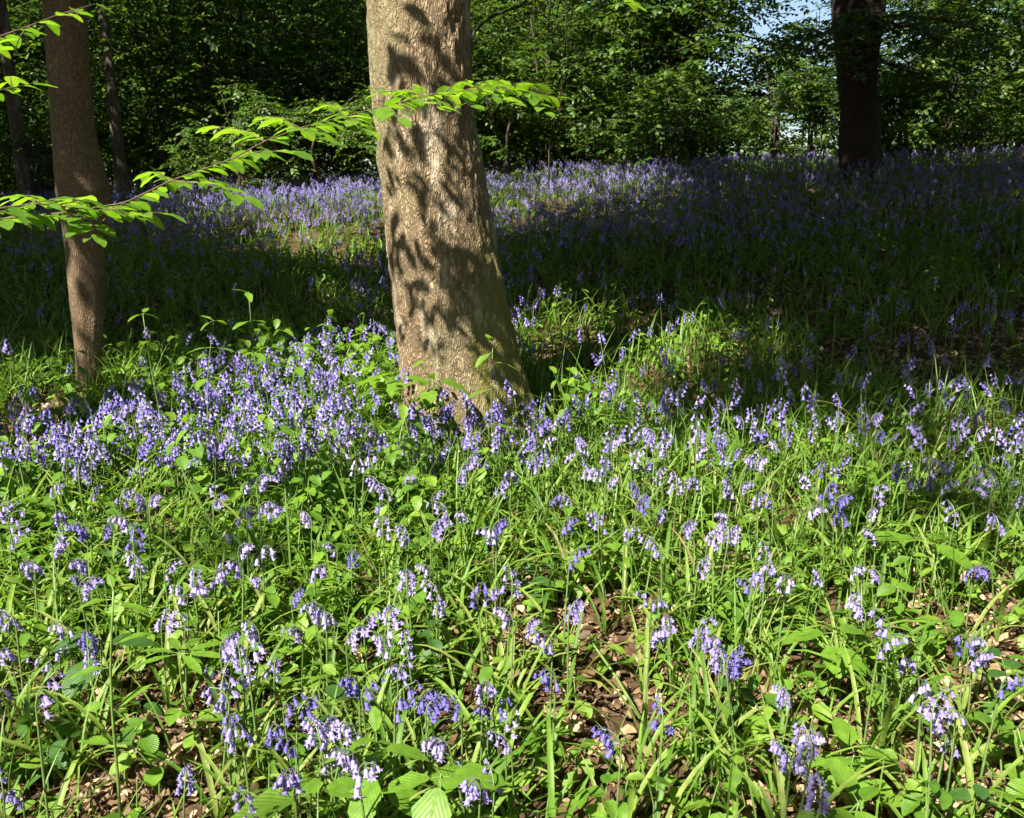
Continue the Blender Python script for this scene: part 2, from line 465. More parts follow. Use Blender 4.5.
# ------------------------------------------------------------------ ground
def build_ground():
    xs = np.unique(np.concatenate([np.linspace(-400, -20, 24), np.linspace(-20, -5, 50), np.linspace(-5, 5, 150), np.linspace(5, 20, 50), np.linspace(20, 400, 24)]))
    ys = np.unique(np.concatenate([np.linspace(-400, -6, 24), np.linspace(-6, 1, 30), np.linspace(1, 8, 130), np.linspace(8, 24, 90), np.linspace(24, 60, 24), np.linspace(60, 900, 20)]))
    X, Y = np.meshgrid(xs, ys)
    Z = h(X, Y) - .0
    nx, ny = len(xs), len(ys)
    b = Buf()
    idx = np.arange(nx * ny).reshape(ny, nx)
    q = np.stack([idx[:-1, :-1], idx[:-1, 1:], idx[1:, 1:], idx[1:, :-1]], -1).reshape(-1, 4)
    b.v.append(np.stack([X, Y, Z], -1).reshape(-1, 3).astype(np.float32)); b.uv.append(np.zeros((nx * ny, 2), np.float32))
    b.f.append(q); b.m.append(np.zeros(len(q), np.int32)); b.n = nx * ny
    o = link('ground', b.mesh('ground', M['soil']))
    tag(o, 'brown woodland soil rising gently to a low crest', None, None, 'structure')


build_ground()

# ------------------------------------------------------------------ trunks
def trunk_mesh(edges, base_px, mat, name, up_to=12.0, segs=120, vis_rings=170, flute=.0, ridges=0.0, seed=1, taper=.6):
    """Trunk from (row, left edge, right edge) of its outline, standing where base_px meets the ground."""
    if len(base_px) == 3:
        y0 = base_px[2]; gx = (base_px[0] - CX) / F * y0; g = np.array([gx, y0, float(h(gx, y0))])
    else:
        g = ground_at(*base_px)
    y0 = g[1]
    rows = []
    for v, l, r in edges:
        a, c = ray(l, v), ray(r, v)
        A, B = CAM + a * (y0 / a[1]), CAM + c * (y0 / c[1])
        rows.append(((A[2] + B[2]) / 2, (A[0] + B[0]) / 2, (B[0] - A[0]) / 2))
    rows.sort()
    z = np.array([r[0] for r in rows]); cx = np.array([r[1] for r in rows]); rr = np.array([r[2] for r in rows])
    ztop = z[-1]
    zz = np.concatenate([np.linspace(g[2] - .25, ztop, vis_rings), np.linspace(ztop + .15, up_to, 24)])
    slope = (cx[-1] - cx[-3]) / (z[-1] - z[-3])
    C = np.where(zz <= ztop, np.interp(zz, z, cx), cx[-1] + slope * (zz - ztop))
    Rr = np.where(zz <= ztop, np.interp(zz, z, rr), rr[-1] * (1 - (1 - taper * .5) * np.clip((zz - ztop) / (up_to - ztop), 0, 1)))
    th = np.arange(segs) * 2 * np.pi / segs
    TH, ZZ = np.meshgrid(th, zz)
    RR = np.repeat(Rr[:, None], segs, 1)
    low = np.clip(1 - (ZZ - g[2]) / 1.1, 0, 1) ** 1.5
    tw = TH + .35 * (ZZ - g[2])
    RR = RR * (1 + flute * low * (np.cos(5 * tw + 1.0) * .6 + np.cos(3 * tw + 2.2) * .4 - .3))
    if ridges:
        # vertical plates: noise stretched up the stem, wrapped round it
        per = 46
        a = (TH / (2 * np.pi) * per)
        w = a - per * np.floor(a / per)
        n1 = vnoise(w, ZZ * 9, seed) * (1 - w / per) + vnoise(w - per, ZZ * 9, seed) * (w / per)
        n2 = vnoise(w * 2, ZZ * 26, seed + 4) * (1 - w / per) + vnoise((w - per) * 2, ZZ * 26, seed + 4) * (w / per)
        n3 = vnoise(np.cos(TH) * 2 + 7, ZZ * 2.2, seed + 8) + vnoise(np.sin(TH) * 2 + 3, ZZ * 2.2, seed + 9) - 1
        RR = RR + ridges * ((n1 - .5) * 1.1 + (n2 - .5) * .7) + .02 * n3 * Rr[:, None] / .25
    X = C[:, None] + RR * np.cos(TH); Yv = y0 + RR * np.sin(TH)
    nz = len(zz)
    base = np.array([C[0], y0, g[2]])
    b = Buf()
    idx = np.arange(nz * segs).reshape(nz, segs)
    q = np.stack([idx[:-1], np.roll(idx[:-1], -1, 1), np.roll(idx[1:], -1, 1), idx[1:]], -1).reshape(-1, 4)
    b.v.append((np.stack([X, Yv, ZZ], -1).reshape(-1, 3) - base).astype(np.float32)); b.uv.append(np.zeros((nz * segs, 2), np.float32))
    b.f.append(q); b.m.append(np.zeros(len(q), np.int32)); b.n = nz * segs
    top = np.array([C[-1], y0, zz[-1]])
    return b.mesh(name, mat), base, top, (y0, zz, C, Rr)


MAIN_E = [(-20, 365, 470), (0, 366, 470), (60, 370, 472), (130, 377, 478), (170, 381, 484), (200, 385, 489), (260, 391, 498), (310, 397, 506), (350, 401, 517), (380, 404, 527), (405, 405, 536), (430, 404, 548), (450, 402, 560)]
SLIM_E = [(-20, 42, 85), (0, 43, 85), (50, 47, 88), (100, 51, 92), (140, 54, 96), (165, 56, 102), (190, 58, 109), (215, 62, 105), (240, 66, 103), (290, 71, 103), (330, 75, 102), (360, 77, 100), (400, 78, 101)]
RIGHT_E = [(-20, 832, 884), (0, 833, 884), (40, 836, 880), (70, 838, 876), (110, 841, 876), (140, 840, 879), (170, 838, 883)]

main_me, main_base, main_top, MAIN = trunk_mesh(MAIN_E, (474, 432), M['bark_main'], 'trunk', 13, 200, 320, flute=.17, ridges=.017, seed=2)
slim_me, slim_base, slim_top, SLIM = trunk_mesh(SLIM_E, (90, 398), M['bark_slim'], 'trunk', 12, 72, 150, flute=.08, ridges=.003, seed=5)
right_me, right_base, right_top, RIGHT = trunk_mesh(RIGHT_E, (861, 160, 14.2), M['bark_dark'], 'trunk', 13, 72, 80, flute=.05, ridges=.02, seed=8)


# ------------------------------------------------------------------ the hanging branches in view (polyline of pixels at a depth)
def at_depth(u, v, d):
    r = ray(u, v)
    return CAM + r * (d / r[1])


BRANCHES = [
    ('long', [(-60, 226, 2.35), (0, 219, 2.35), (60, 213, 2.36), (125, 203, 2.38), (170, 181, 2.45), (232, 159, 2.5), (265, 141, 2.55), (300, 128, 2.6), (345, 116, 2.65), (385, 106, 2.68), (425, 96, 2.7), (470, 90, 2.72), (520, 90, 2.72), (556, 97, 2.7)]),
    ('low', [(-60, 222, 2.15), (0, 208, 2.15), (40, 203, 2.15), (85, 209, 2.18), (130, 211, 2.2), (165, 213, 2.2)]),
    ('corner', [(-60, 60, 2.0), (-10, 40, 2.0), (30, 26, 2.05), (60, 14, 2.1), (95, 4, 2.1)]),
    ('edge', [(-60, 100, 2.2), (-15, 93, 2.2), (12, 88, 2.25), (32, 84, 2.3)]),
    ('tip', [(560, -70, 2.5), (590, -40, 2.5), (612, -15, 2.5), (624, 2, 2.5)]),
]
SIDE = {  # twiglets leaving the long branch
    'long': [((60, 213, 2.36), (100, 228, 2.28)), ((125, 203, 2.38), (90, 238, 2.2)), ((170, 181, 2.45), (243, 196, 2.35)), ((232, 159, 2.5), (292, 152, 2.44)), ((265, 141, 2.55), (212, 126, 2.75)),
             ((300, 128, 2.6), (262, 116, 2.75)), ((300, 128, 2.6), (318, 142, 2.5)), ((425, 96, 2.7), (383, 92, 2.82)), ((425, 96, 2.7), (440, 110, 2.56)), ((470, 90, 2.72), (500, 80, 2.85)), ((470, 90, 2.72), (510, 104, 2.6)), ((385, 106, 2.68), (398, 118, 2.58)), ((400, 102, 2.69), (412, 84, 2.85)), ((445, 93, 2.71), (468, 80, 2.88)), ((500, 90, 2.72), (536, 84, 2.85)), ((445, 93, 2.71), (470, 106, 2.6)), ((520, 90, 2.72), (545, 112, 2.62)), ((345, 116, 2.65), (325, 104, 2.8)), ((345, 116, 2.65), (362, 128, 2.55)), ((170, 181, 2.45), (150, 172, 2.55))],
    'low': [((40, 203, 2.15), (20, 197, 2.28)), ((85, 209, 2.18), (70, 198, 2.3))],
    'corner': [((30, 26, 2.05), (15, 50, 2.0)), ((60, 14, 2.1), (88, 20, 2.1))],
    'edge': [((12, 88, 2.25), (10, 76, 2.3))], 'tip': []}
branch_pts = []
LEAVES_FINE = [leaf_tpl(rt.uniform(.42, .56), rt.uniform(.08, .3), rt.uniform(.1, .3), True, wave=.015) for _ in range(6)]


def resample(P, step):
    P = np.asarray(P, float)
    L = np.concatenate([[0], np.cumsum(np.linalg.norm(np.diff(P, axis=0), axis=1))])
    n = max(3, int(L[-1] / step))
    t = np.linspace(0, L[-1], n)
    return np.stack([np.interp(t, L, P[:, k]) for k in range(3)], -1)


def leafy_branch(key, px, rng):
    P = np.array([at_depth(*p) for p in px])
    bt, bl = Buf(), Buf()
    base = P[0].copy()
    main = resample(P, .03)
    n = len(main)
    tube(bt, main - base, np.linspace(.0032, .0009, n), 6)
    lines = [(main, True)]
    for a, c in SIDE[key]:
        A, C = at_depth(*a), at_depth(*c)
        mid = (A + C) / 2 + [0, 0, .012]
        ln = resample([A, mid, C], .02)
        tube(bt, ln - base, np.linspace(.0019, .0008, len(ln)), 5)
        lines.append((ln, False))
    if key in ('long', 'low'):
        Tm = np.gradient(main, axis=0)
        i0 = [i for i in range(3, n - 2, 3)]
        for i in i0:
            if rng.uniform() < .25: continue
            yw = math.atan2(Tm[i, 1], Tm[i, 0]) + (1 if rng.uniform() < .5 else -1) * rng.uniform(.5, 1.1)
            L_ = rng.uniform(.06, .14)
            e = main[i] + np.array([math.cos(yw) * L_, math.sin(yw) * L_, rng.uniform(-.035, .015)])
            ln = resample([main[i], (main[i] + e) / 2 + [0, 0, .008], e], .02)
            tube(bt, ln - base, np.linspace(.0014, .0007, len(ln)), 4)
            lines.append((ln, False))
    for ln, ismain in lines:
        step = .021 if ismain else .017
        q = resample(ln, step)
        T = np.gradient(q, axis=0)
        for k in range(len(q)):
            if k == 0 and not ismain: continue
            if rng.uniform() < (.18 if key in ('corner', 'edge') else .08): continue
            side = 1 if k % 2 else -1
            yaw0 = math.atan2(T[k, 1], T[k, 0]) - math.pi / 2
            last = k == len(q) - 1
            yaw = yaw0 + (rng.uniform(-.25, .25) if last else side * rng.uniform(.55, 1.15))
            s = rng.uniform(.040, .078) * (.8 if key == 'corner' else 1)
            V, Fs, uv = LEAVES_FINE[rng.integers(6)]
            Mx = rotm(yaw, rng.uniform(-.38, .06), rng.uniform(-.3, .3), s)
            d = Mx @ np.array([0, .12, 0.0])
            bl.add(np.asarray(V) @ Mx.T + q[k] - base + d * .5, Fs, 0, uv)
    branch_pts.extend(list(main[::3]))
    return bt, bl, base


LBL = {'long': 'long slender branch of fresh green leaves reaching across the pale trunk', 'low': 'short low branch of bright leaves crossing the slim brown trunk',
       'corner': 'leafy branch tip hanging over the top of the slim brown trunk', 'edge': 'small green twig at the photo edge beside the slim trunk', 'tip': 'single bright leafy twig tip hanging at the top of the photo'}
rb = np.random.default_rng(21)
for key, px in BRANCHES:
    bt, bl, base = leafy_branch(key, px, rb)
    root = tag(link('leafy_branch', None, loc=base), LBL[key], 'branch', 'branches hanging in front of the trunks')
    link('twig', bt.mesh('twig', M['twig']), root)
    link('leaves', bl.mesh('leaves', M['leaf_lit']), root)
branch_pts = np.array(branch_pts)

# ------------------------------------------------------------------ trees in view and the trees around that cast the shade
TREES = {}


def tree_root(key, name, base, label, cat='tree', group=None):
    root = tag(link(name, None, loc=base), label, cat, group)
    TREES[key] = dict(root=root, base=np.asarray(base, float))
    return root


r_ = tree_root('main', 'broadleaf_tree', main_base, 'big pale barked tree leaning slightly, dappled with leaf shadows and mossy low down')
link('trunk', main_me, r_)
r_ = tree_root('slim', 'broadleaf_tree', slim_base, 'slim brown trunked tree standing in deep shade behind lilac bluebells')
link('trunk', slim_me, r_)
r_ = tree_root('right', 'broadleaf_tree', right_base, 'dark thick forked tree on the crest among sunlit green leaves')
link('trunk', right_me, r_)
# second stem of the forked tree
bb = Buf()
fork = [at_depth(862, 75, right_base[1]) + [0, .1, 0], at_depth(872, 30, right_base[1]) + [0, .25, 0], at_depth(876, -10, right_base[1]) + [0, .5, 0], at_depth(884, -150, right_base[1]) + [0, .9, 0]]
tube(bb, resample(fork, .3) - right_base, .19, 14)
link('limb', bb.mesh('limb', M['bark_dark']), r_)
rq = np.random.default_rng(131)
for (u0, v0, dy0), (u1, v1, dy1) in [((868, 20, -.2), (960, 52, -1.6)), ((846, 30, -.2), (775, 60, -1.5)), ((856, 10, -.3), (850, 62, -1.8)), ((872, 15, -.2), (1010, 40, -.6)), ((880, 60, 0), (985, 120, -1.0))]:
    A_, B_ = at_depth(u0, v0, right_base[1] + dy0), at_depth(u1, v1, right_base[1] + dy1)
    ln = resample([A_, (A_ + B_) / 2 + [0, 0, .12], B_], .12)
    bq = Buf(); tube(bq, ln - right_base, np.linspace(.028, .006, len(ln)), 6, 1)
    T_ = np.repeat(ln[2:], 5, 0) + rq.normal(0, .16, (5 * (len(ln) - 2), 3)) * [1, 1, .5]
    for j in range(8):
        q_ = T_[j::8]
        bq.inst(SPRAYS[j], frames(rq.uniform(0, 6.28, len(q_)), rq.normal(-.1, .2, len(q_)), rq.normal(0, .2, len(q_)), rq.uniform(.9, 1.4, len(q_))), q_ - right_base)
    link('bough', bq.mesh('bough', [M['leaf_far'], M['twig']]), r_)

AROUND = [('a', -5.7, -1.4), ('b', 1.6, -4.2), ('c', -7.0, 5.0), ('d', 5.4, 1.6), ('e', 9.6, 8.5), ('f', -11, 11.5), ('g', -2.0, -8.0), ('j', -8, -4.5), ('k', 13, 15)]
ALAB = ['tall leafy tree standing outside the frame beside the camera', ]
for k, x, y in AROUND:
    b_ = np.array([x, y, float(h(x, y))])
    r_ = tree_root(k, 'shade_tree', b_, 'tall leafy tree out of frame whose crown shades the bluebells', 'tree', 'tall trees around the glade')
    bb = Buf()
    zz = np.linspace(-.2, 12, 20)
    tube(bb, np.stack([.1 * np.sin(zz * .4), .08 * np.cos(zz * .5), zz], -1), np.interp(zz, [-.2, .4, 12], [.32, .24, .08]), 18)
    link('trunk', bb.mesh('trunk', M['bark_far']), r_)


def sun_line_near(Lp, pts, rad):
    """Does the sun ray through leaf positions Lp pass within rad of any of pts (below the leaf)?"""
    hit = np.zeros(len(Lp), bool)
    for p in pts:
        d = Lp - p
        t = d @ SUN
        q = d - t[:, None] * SUN
        hit |= (t > .05) & (np.einsum('ij,ij->i', q, q) < rad * rad)
    return hit


def build_canopy():
    rng = np.random.default_rng(5)
    n = 24000
    gx = rng.uniform(-15, 17, n); gy = rng.uniform(-2.5, 33, n)
    # the glade in view gets a finer sampling
    n2 = 4000
    d2 = np.sqrt(rng.uniform(1.2 ** 2, 9 ** 2, n2)); u2 = rng.uniform(-.68, .68, n2)
    gx = np.concatenate([gx, u2 * d2]); gy = np.concatenate([gy, d2])
    G = np.stack([gx, gy, h(gx, gy) + .15], -1)
    s = shade_at(G)
    nz = .55 * fbm(gx * 1.5, gy * 1.5, 31, 2) + .45 * fbm(gx * 4.2, gy * 4.2, 37, 2)
    thr = np.interp(s, [.05, .2, .35, .5, .65, .8, .9], [.07, .17, .28, .39, .52, .70, 1.0])
    holes = vnoise(gx * 4.5, gy * 4.5, 45) < .12
    keep = (nz < thr) & ~(holes & (s > .6) & (gy > 3.2) & (gy < 15))
    G, s = G[keep], s[keep]
    # deep shade under the closed crowns
    n3 = 38000
    gx = rng.uniform(-13, 15, n3); gy = rng.uniform(3, 30, n3)
    G3 = np.stack([gx, gy, h(gx, gy) + .15], -1)
    u3, v3, d3 = project(G3)
    s3 = shade_at(G3)
    k3 = (s3 > .68) & (gy < 15.5) & (d3 > 0) & (np.abs(u3 - 512) < 700) & (rng.uniform(size=n3) < np.interp(s3, [.68, .85], [.3, 1])) & (vnoise(gx * 4.5, gy * 4.5, 45) > .12)
    G, s = np.concatenate([G, G3[k3]]), np.concatenate([s, s3[k3]])
    n4 = 15000  # unseen crown leaves beside and behind the camera, added to block skylight
    gx = rng.uniform(-24, 24, n4); gy = rng.uniform(-20, 16, n4)
    G4 = np.stack([gx, gy, h(gx, gy) + .15], -1)
    u4, v4, d4 = project(G4)
    k4 = (d4 < .3) | (np.abs(u4 - 512) > 760)
    # not over the sun's way into the glade
    G, s = np.concatenate([G, G4[k4]]), np.concatenate([s, np.full(k4.sum(), .7)])
    z = rng.uniform(4.2, 9.5, len(G)) + np.where(G[:, 1] > 15, 3.0, 0)
    t = (z - G[:, 2]) / SUN[2]
    P = G + t[:, None] * SUN
    u, v, dep = project(P)
    vis = (dep > 0) & (u > -140) & (u < 1164) & (v > -70)
    P[vis, :] += SUN * 4.5
    u, v, dep = project(P)
    vis = (dep > 0) & (u > -140) & (u < 1164) & (v > -70)
    ok = ~vis
    # leave the sunlit trunk, the hanging branches and part of the slim trunk in the sun
    y0, zz, C, Rr = MAIN
    tp = np.array([[np.interp(q, zz, C), y0, q] for q in np.arange(.35, 3.1, .22)])
    ok &= ~sun_line_near(P, tp, .80)
    ok &= ~(sun_line_near(P, branch_pts, .34) & (rng.uniform(size=len(P)) < .985))
    y1, zz1, C1, R1 = SLIM
    ts = np.array([[np.interp(q, zz1, C1), y1, q] for q in np.arange(.45, 1.5, .15)])
    ok &= ~(sun_line_near(P, ts, .5) & (rng.uniform(size=len(P)) < .96))
    P = P[ok]
    # unseen leaf sprays added out of frame to put the upper slim trunk in shade
    zs = np.repeat(np.linspace(1.5, 3.0, 14), 8)
    E = np.stack([np.interp(zs, zz1, C1), np.full(len(zs), y1), zs], -1) + rng.normal(0, .07, (len(zs), 3)) + rng.uniform(2.6, 5, len(zs))[:, None] * SUN
    E = E[~sun_line_near(E, branch_pts, .16) | (rng.uniform(size=len(E)) < .3)]
    P = np.concatenate([P, E])
    keys = list(TREES)
    bases = np.array([TREES[k]['base'][:2] for k in keys])
    own = np.argmin(((P[:, None, :2] - bases[None]) ** 2).sum(-1), 1)
    for i, k in enumerate(keys):
        Q = P[own == i]
        if not len(Q): continue
        b = Buf()
        for j, tpl in enumerate(SPRAYS_NT):
            q = Q[j::len(SPRAYS_NT)]
            Mx = frames(rng.uniform(0, 6.28, len(q)), rng.uniform(-.5, .3, len(q)), rng.uniform(-.35, .35, len(q)), rng.uniform(.8, 1.2, len(q)) * np.where((q[:, 1] > 3) | (np.hypot(q[:, 0] + 1.5, q[:, 1] + 2) > 6), 1.5, 1.0))
            b.inst(tpl, Mx, q - TREES[k]['base'])
        if k == 'main':
            bough(b, TREES[k]['base'])
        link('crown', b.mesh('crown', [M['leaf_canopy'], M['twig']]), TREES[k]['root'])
        # limbs that carry the crown
        lb = Buf()
        B = TREES[k]['base']
        for q in Q[:: max(1, len(Q) // 9)][:9]:
            st = B + [0, 0, max(4.5, (q[2] - B[2]) * .55)]
            if k in ('main', 'slim', 'right'):
                ar = {'main': MAIN, 'slim': SLIM, 'right': RIGHT}[k]
                zs = max(st[2], 5.5 if k != 'right' else 8)
                st = np.array([np.interp(zs, ar[1], ar[2]), ar[0], zs])
            md = (st + q) / 2 + [0, 0, .5]
            uu, vv, dd = project(np.array([st, md, q]))
            lp = resample([st, md, q], .25)
            if sun_line_near(lp, tp, .6).any() or sun_line_near(lp, branch_pts, .2).any(): continue
            if np.any((dd > 0) & (uu > -200) & (uu < 1224) & (vv > -60)): continue
            tube(lb, resample([st, md, q], .5) - B, np.linspace(.09, .02, len(resample([st, md, q], .5))), 8)
        if lb.n:
            link('limb', lb.mesh('limb', M['bark_far']), TREES[k]['root'])


# leaf shadows on the pale trunk: (pixel u, v, size in pixels)
TRUNK_SPOTS = [(424, 42, 9), (400, 62, 12), (396, 76, 10), (440, 57, 9), (447, 66, 9), (455, 72, 9), (420, 74, 9), (392, 90, 8), (404, 100, 10), (426, 118, 8), (444, 104, 9), (449, 116, 8),
               (396, 140, 9), (404, 150, 9), (411, 160, 11), (415, 172, 11), (418, 183, 8), (388, 160, 7), (392, 180, 9), (440, 140, 7), (452, 150, 8), (462, 160, 7),
               (396, 215, 11), (394, 232, 12), (397, 250, 12), (400, 268, 10), (430, 205, 6), (432, 222, 7), (436, 240, 9), (448, 262, 9), (433, 268, 9), (468, 200, 8), (475, 215, 9), (482, 230, 9),
               (466, 250, 9), (472, 262, 10), (478, 275, 11), (488, 290, 12), (492, 305, 13), (484, 318, 13), (496, 325, 13), (500, 345, 12), (412, 278, 10), (416, 292, 12), (424, 305, 12), (436, 300, 11), (446, 292, 11), (456, 286, 12), (466, 296, 12), (472, 308, 10),
               (414, 308, 8), (408, 316, 8), (432, 318, 11), (444, 320, 10), (428, 330, 9), (440, 332, 7), (457, 322, 7), (462, 336, 7), (406, 330, 6), (441, 352, 7), (437, 356, 6), (480, 345, 8), (490, 365, 10), (482, 372, 8), (504, 375, 10), (512, 395, 10), (500, 405, 9), (408, 395, 9), (412, 415, 9), (508, 415, 10)]


def bough(b, base):
    """The leafy bough above the frame whose shadow lies on the pale trunk."""
    rng = np.random.default_rng(77)
    y0, zz, C, Rr = MAIN
    pos = []
    for u, v, r in TRUNK_SPOTS:
        d = ray(u, v)
        P = CAM + d * (y0 / d[1])
        rad = np.interp(P[2], zz, Rr); cx = np.interp(P[2], zz, C)
        dx = np.clip((P[0] - cx) / rad, -.98, .98)
        P = CAM + d * ((y0 - rad * math.sqrt(1 - dx * dx)) / d[1])
        t = 2.1
        while t < 6:
            q = P + SUN * t
            if project(q)[1] < -45: break
            t += .1
        t += rng.uniform(0, .35)
        q = P + SUN * t
        size = r * 1.3 / 220
        V, Fs, uv = LEAVES_FINE[rng.integers(6)]
        for _ in range(4):
            Mx = rotm(rng.uniform(0, 6.28), rng.uniform(-.9, .3), rng.uniform(-.6, .6), size * rng.choice([.6, .9, 1.3, 1.7]))
            c = Mx @ np.array([0, .5, 0])
            b.add(np.asarray(V) @ Mx.T + q - c - base + rng.normal(0, .03, 3) + SUN * rng.uniform(-.1, .9), Fs, 0, uv)
        pos.append(q)
    pos = np.array(pos)
    order = np.argsort(pos[:, 2])
    P = pos[order]
    tube(b, P[::7] - base + [0, 0, .03], np.linspace(.002, .004, len(P[::7])), 5, 1)


build_canopy()

# ------------------------------------------------------------------ understorey and wood beyond the crest
def shrub_mesh(seed, hh, wid, nspray, low=.05, density=.5, stems=6, leaf=.075, spread=.5):
    """Returns stems mesh and crown mesh of a many-stemmed bush, base at the origin."""
    rng = np.random.default_rng(seed)
    bs, bl = Buf(), Buf()
    for i in range(stems):
        a = rng.uniform(0, 6.28); r = wid * rng.uniform(.1, spread)
        top = np.array([math.cos(a) * r, math.sin(a) * r, hh * rng.uniform(.7, 1.0)])
        mid = top * .5 + [rng.normal(0, .12), rng.normal(0, .12), .1]
        ln = resample([[math.cos(a) * .1, math.sin(a) * .1, -.15], mid, top], .3)
        tube(bs, ln, np.linspace(.035, .008, len(ln)) * rng.uniform(.7, 1.3), 7)
    m = nspray * 3
    q = rng.normal(size=(m, 3)); q /= np.linalg.norm(q, axis=1)[:, None]
    q *= (rng.uniform(.15, 1, m) ** .45)[:, None]
    zf = 1.2 - .35 * (q[:, 2] + 1)
    P = np.stack([q[:, 0] * wid * zf, q[:, 1] * wid * zf, hh * (.5 + low) + q[:, 2] * hh * .5], -1)
    P = P[(P[:, 2] > .12)]
    nz = fbm(P[:, 0] * 1.3 + P[:, 1] * .9 + 50, P[:, 2] * 1.9 + P[:, 1] * .6 + 20, seed, 3)
    P = P[np.argsort(-(nz + rng.uniform(0, .22, len(nz))))][:nspray] if density < 1 else P[:nspray]
    for j, tpl in enumerate(SPRAYS):
        w = P[j::len(SPRAYS)]
        Mx = frames(rng.uniform(0, 6.28, len(w)), rng.normal(-.12, .25, len(w)), rng.normal(0, .25, len(w)), rng.uniform(.7, 1.25, len(w)) * leaf / .085)
        bl.inst(tpl, Mx, w)
    return bs.mesh('stem', M['bark_far']), bl.mesh('crown', [M['leaf_far'], M['twig']])


def tree_mesh(seed, hh, r, crown_lo, wid, nspray, bark, bend=.25, leaf=.125):
    rng = np.random.default_rng(seed)
    bt, bl = Buf(), Buf()
    zz = np.linspace(-.25, hh, 34)
    a, p = rng.uniform(0, 6.28), rng.uniform(0, 6)
    cx = bend * np.sin(zz * .35 + p) * np.cos(a) * zz / 5; cy = bend * np.sin(zz * .35 + p) * np.sin(a) * zz / 5
    tube(bt, np.stack([cx, cy, zz], -1), r * (1 + .5 * np.exp(-np.clip(zz, 0, 9) * 3)) * np.interp(zz, [0, hh], [1, .25]) * (1 + .05 * np.sin(zz * 5 + p)), 16)
    for i in range(7):
        z0 = rng.uniform(crown_lo, hh * .8); b_ = rng.uniform(0, 6.28); L_ = wid * rng.uniform(.6, 1)
        st = np.array([np.interp(z0, zz, cx), np.interp(z0, zz, cy), z0])
        en = st + [math.cos(b_) * L_, math.sin(b_) * L_, rng.uniform(.2, 1.2)]
        ln = resample([st, (st + en) / 2 + [0, 0, .35], en], .35)
        tube(bt, ln, np.linspace(r * .3, .01, len(ln)), 7)
    m = nspray * 3
    q = rng.normal(size=(m, 3)); q /= np.linalg.norm(q, axis=1)[:, None]
    q *= (rng.uniform(.05, 1, m) ** .4)[:, None]
    P = np.stack([q[:, 0] * wid, q[:, 1] * wid, (crown_lo + hh) / 2 + q[:, 2] * (hh - crown_lo) / 2], -1)
    nz = fbm(P[:, 0] * .9 + P[:, 1] * .7 + 40, P[:, 2] * 1.5 + 30 + P[:, 1] * .5, seed, 3)
    P = P[np.argsort(-(nz + rng.uniform(0, .2, m)))][:nspray]
    for j, tpl in enumerate(SPRAYS):
        w = P[j::len(SPRAYS)]
        Mx = frames(rng.uniform(0, 6.28, len(w)), rng.normal(-.1, .25, len(w)), rng.normal(0, .25, len(w)), rng.uniform(.8, 1.3, len(w)) * leaf / .085)
        bl.inst(tpl, Mx, w)
    return bt.mesh('trunk', bark), bl.mesh('crown', [M['leaf_far'], M['twig']])


SHR = [shrub_mesh(101, 3.6, 1.8, 820, leaf=.10), shrub_mesh(102, 4.6, 2.0, 1080, leaf=.10), shrub_mesh(103, 2.4, 1.6, 620, leaf=.10), shrub_mesh(104, 1.5, 1.5, 520, low=.0, stems=5, leaf=.09), shrub_mesh(105, 4.4, 2.3, 560, leaf=.13)]
FART = [tree_mesh(111, 11, .16, 1.6, 2.6, 3000, M['bark_far']), tree_mesh(112, 13, .22, 2.4, 3.0, 3600, M['bark_dark']), tree_mesh(113, 10, .10, 3.6, 2.3, 600, M['bark_pale'], bend=.08), tree_mesh(114, 11, .13, 1.6, 2.8, 1300, M['bark_dark']), tree_mesh(115, 10, .10, 3.6, 2.4, 600, M['bark_far'])]


def clone(meshes, names, rootname, x, y, yaw, s, label, cat, group, sz=1.0):
    root = tag(link(rootname, None, loc=(x, y, float(h(x, y)))), label, cat, group)
    root.rotation_euler = (0, 0, yaw); root.scale = (s, s, s * sz)
    for me, nm in zip(meshes, names):
        link(nm, me, root)
    return root


ORD = ['first', 'second', 'third', 'fourth', 'fifth', 'sixth', 'seventh', 'eighth', 'ninth', 'tenth', 'eleventh', 'twelfth', 'thirteenth', 'fourteenth', 'fifteenth', 'sixteenth', 'seventeenth', 'eighteenth', 'nineteenth', 'twentieth']
rs = np.random.default_rng(41)
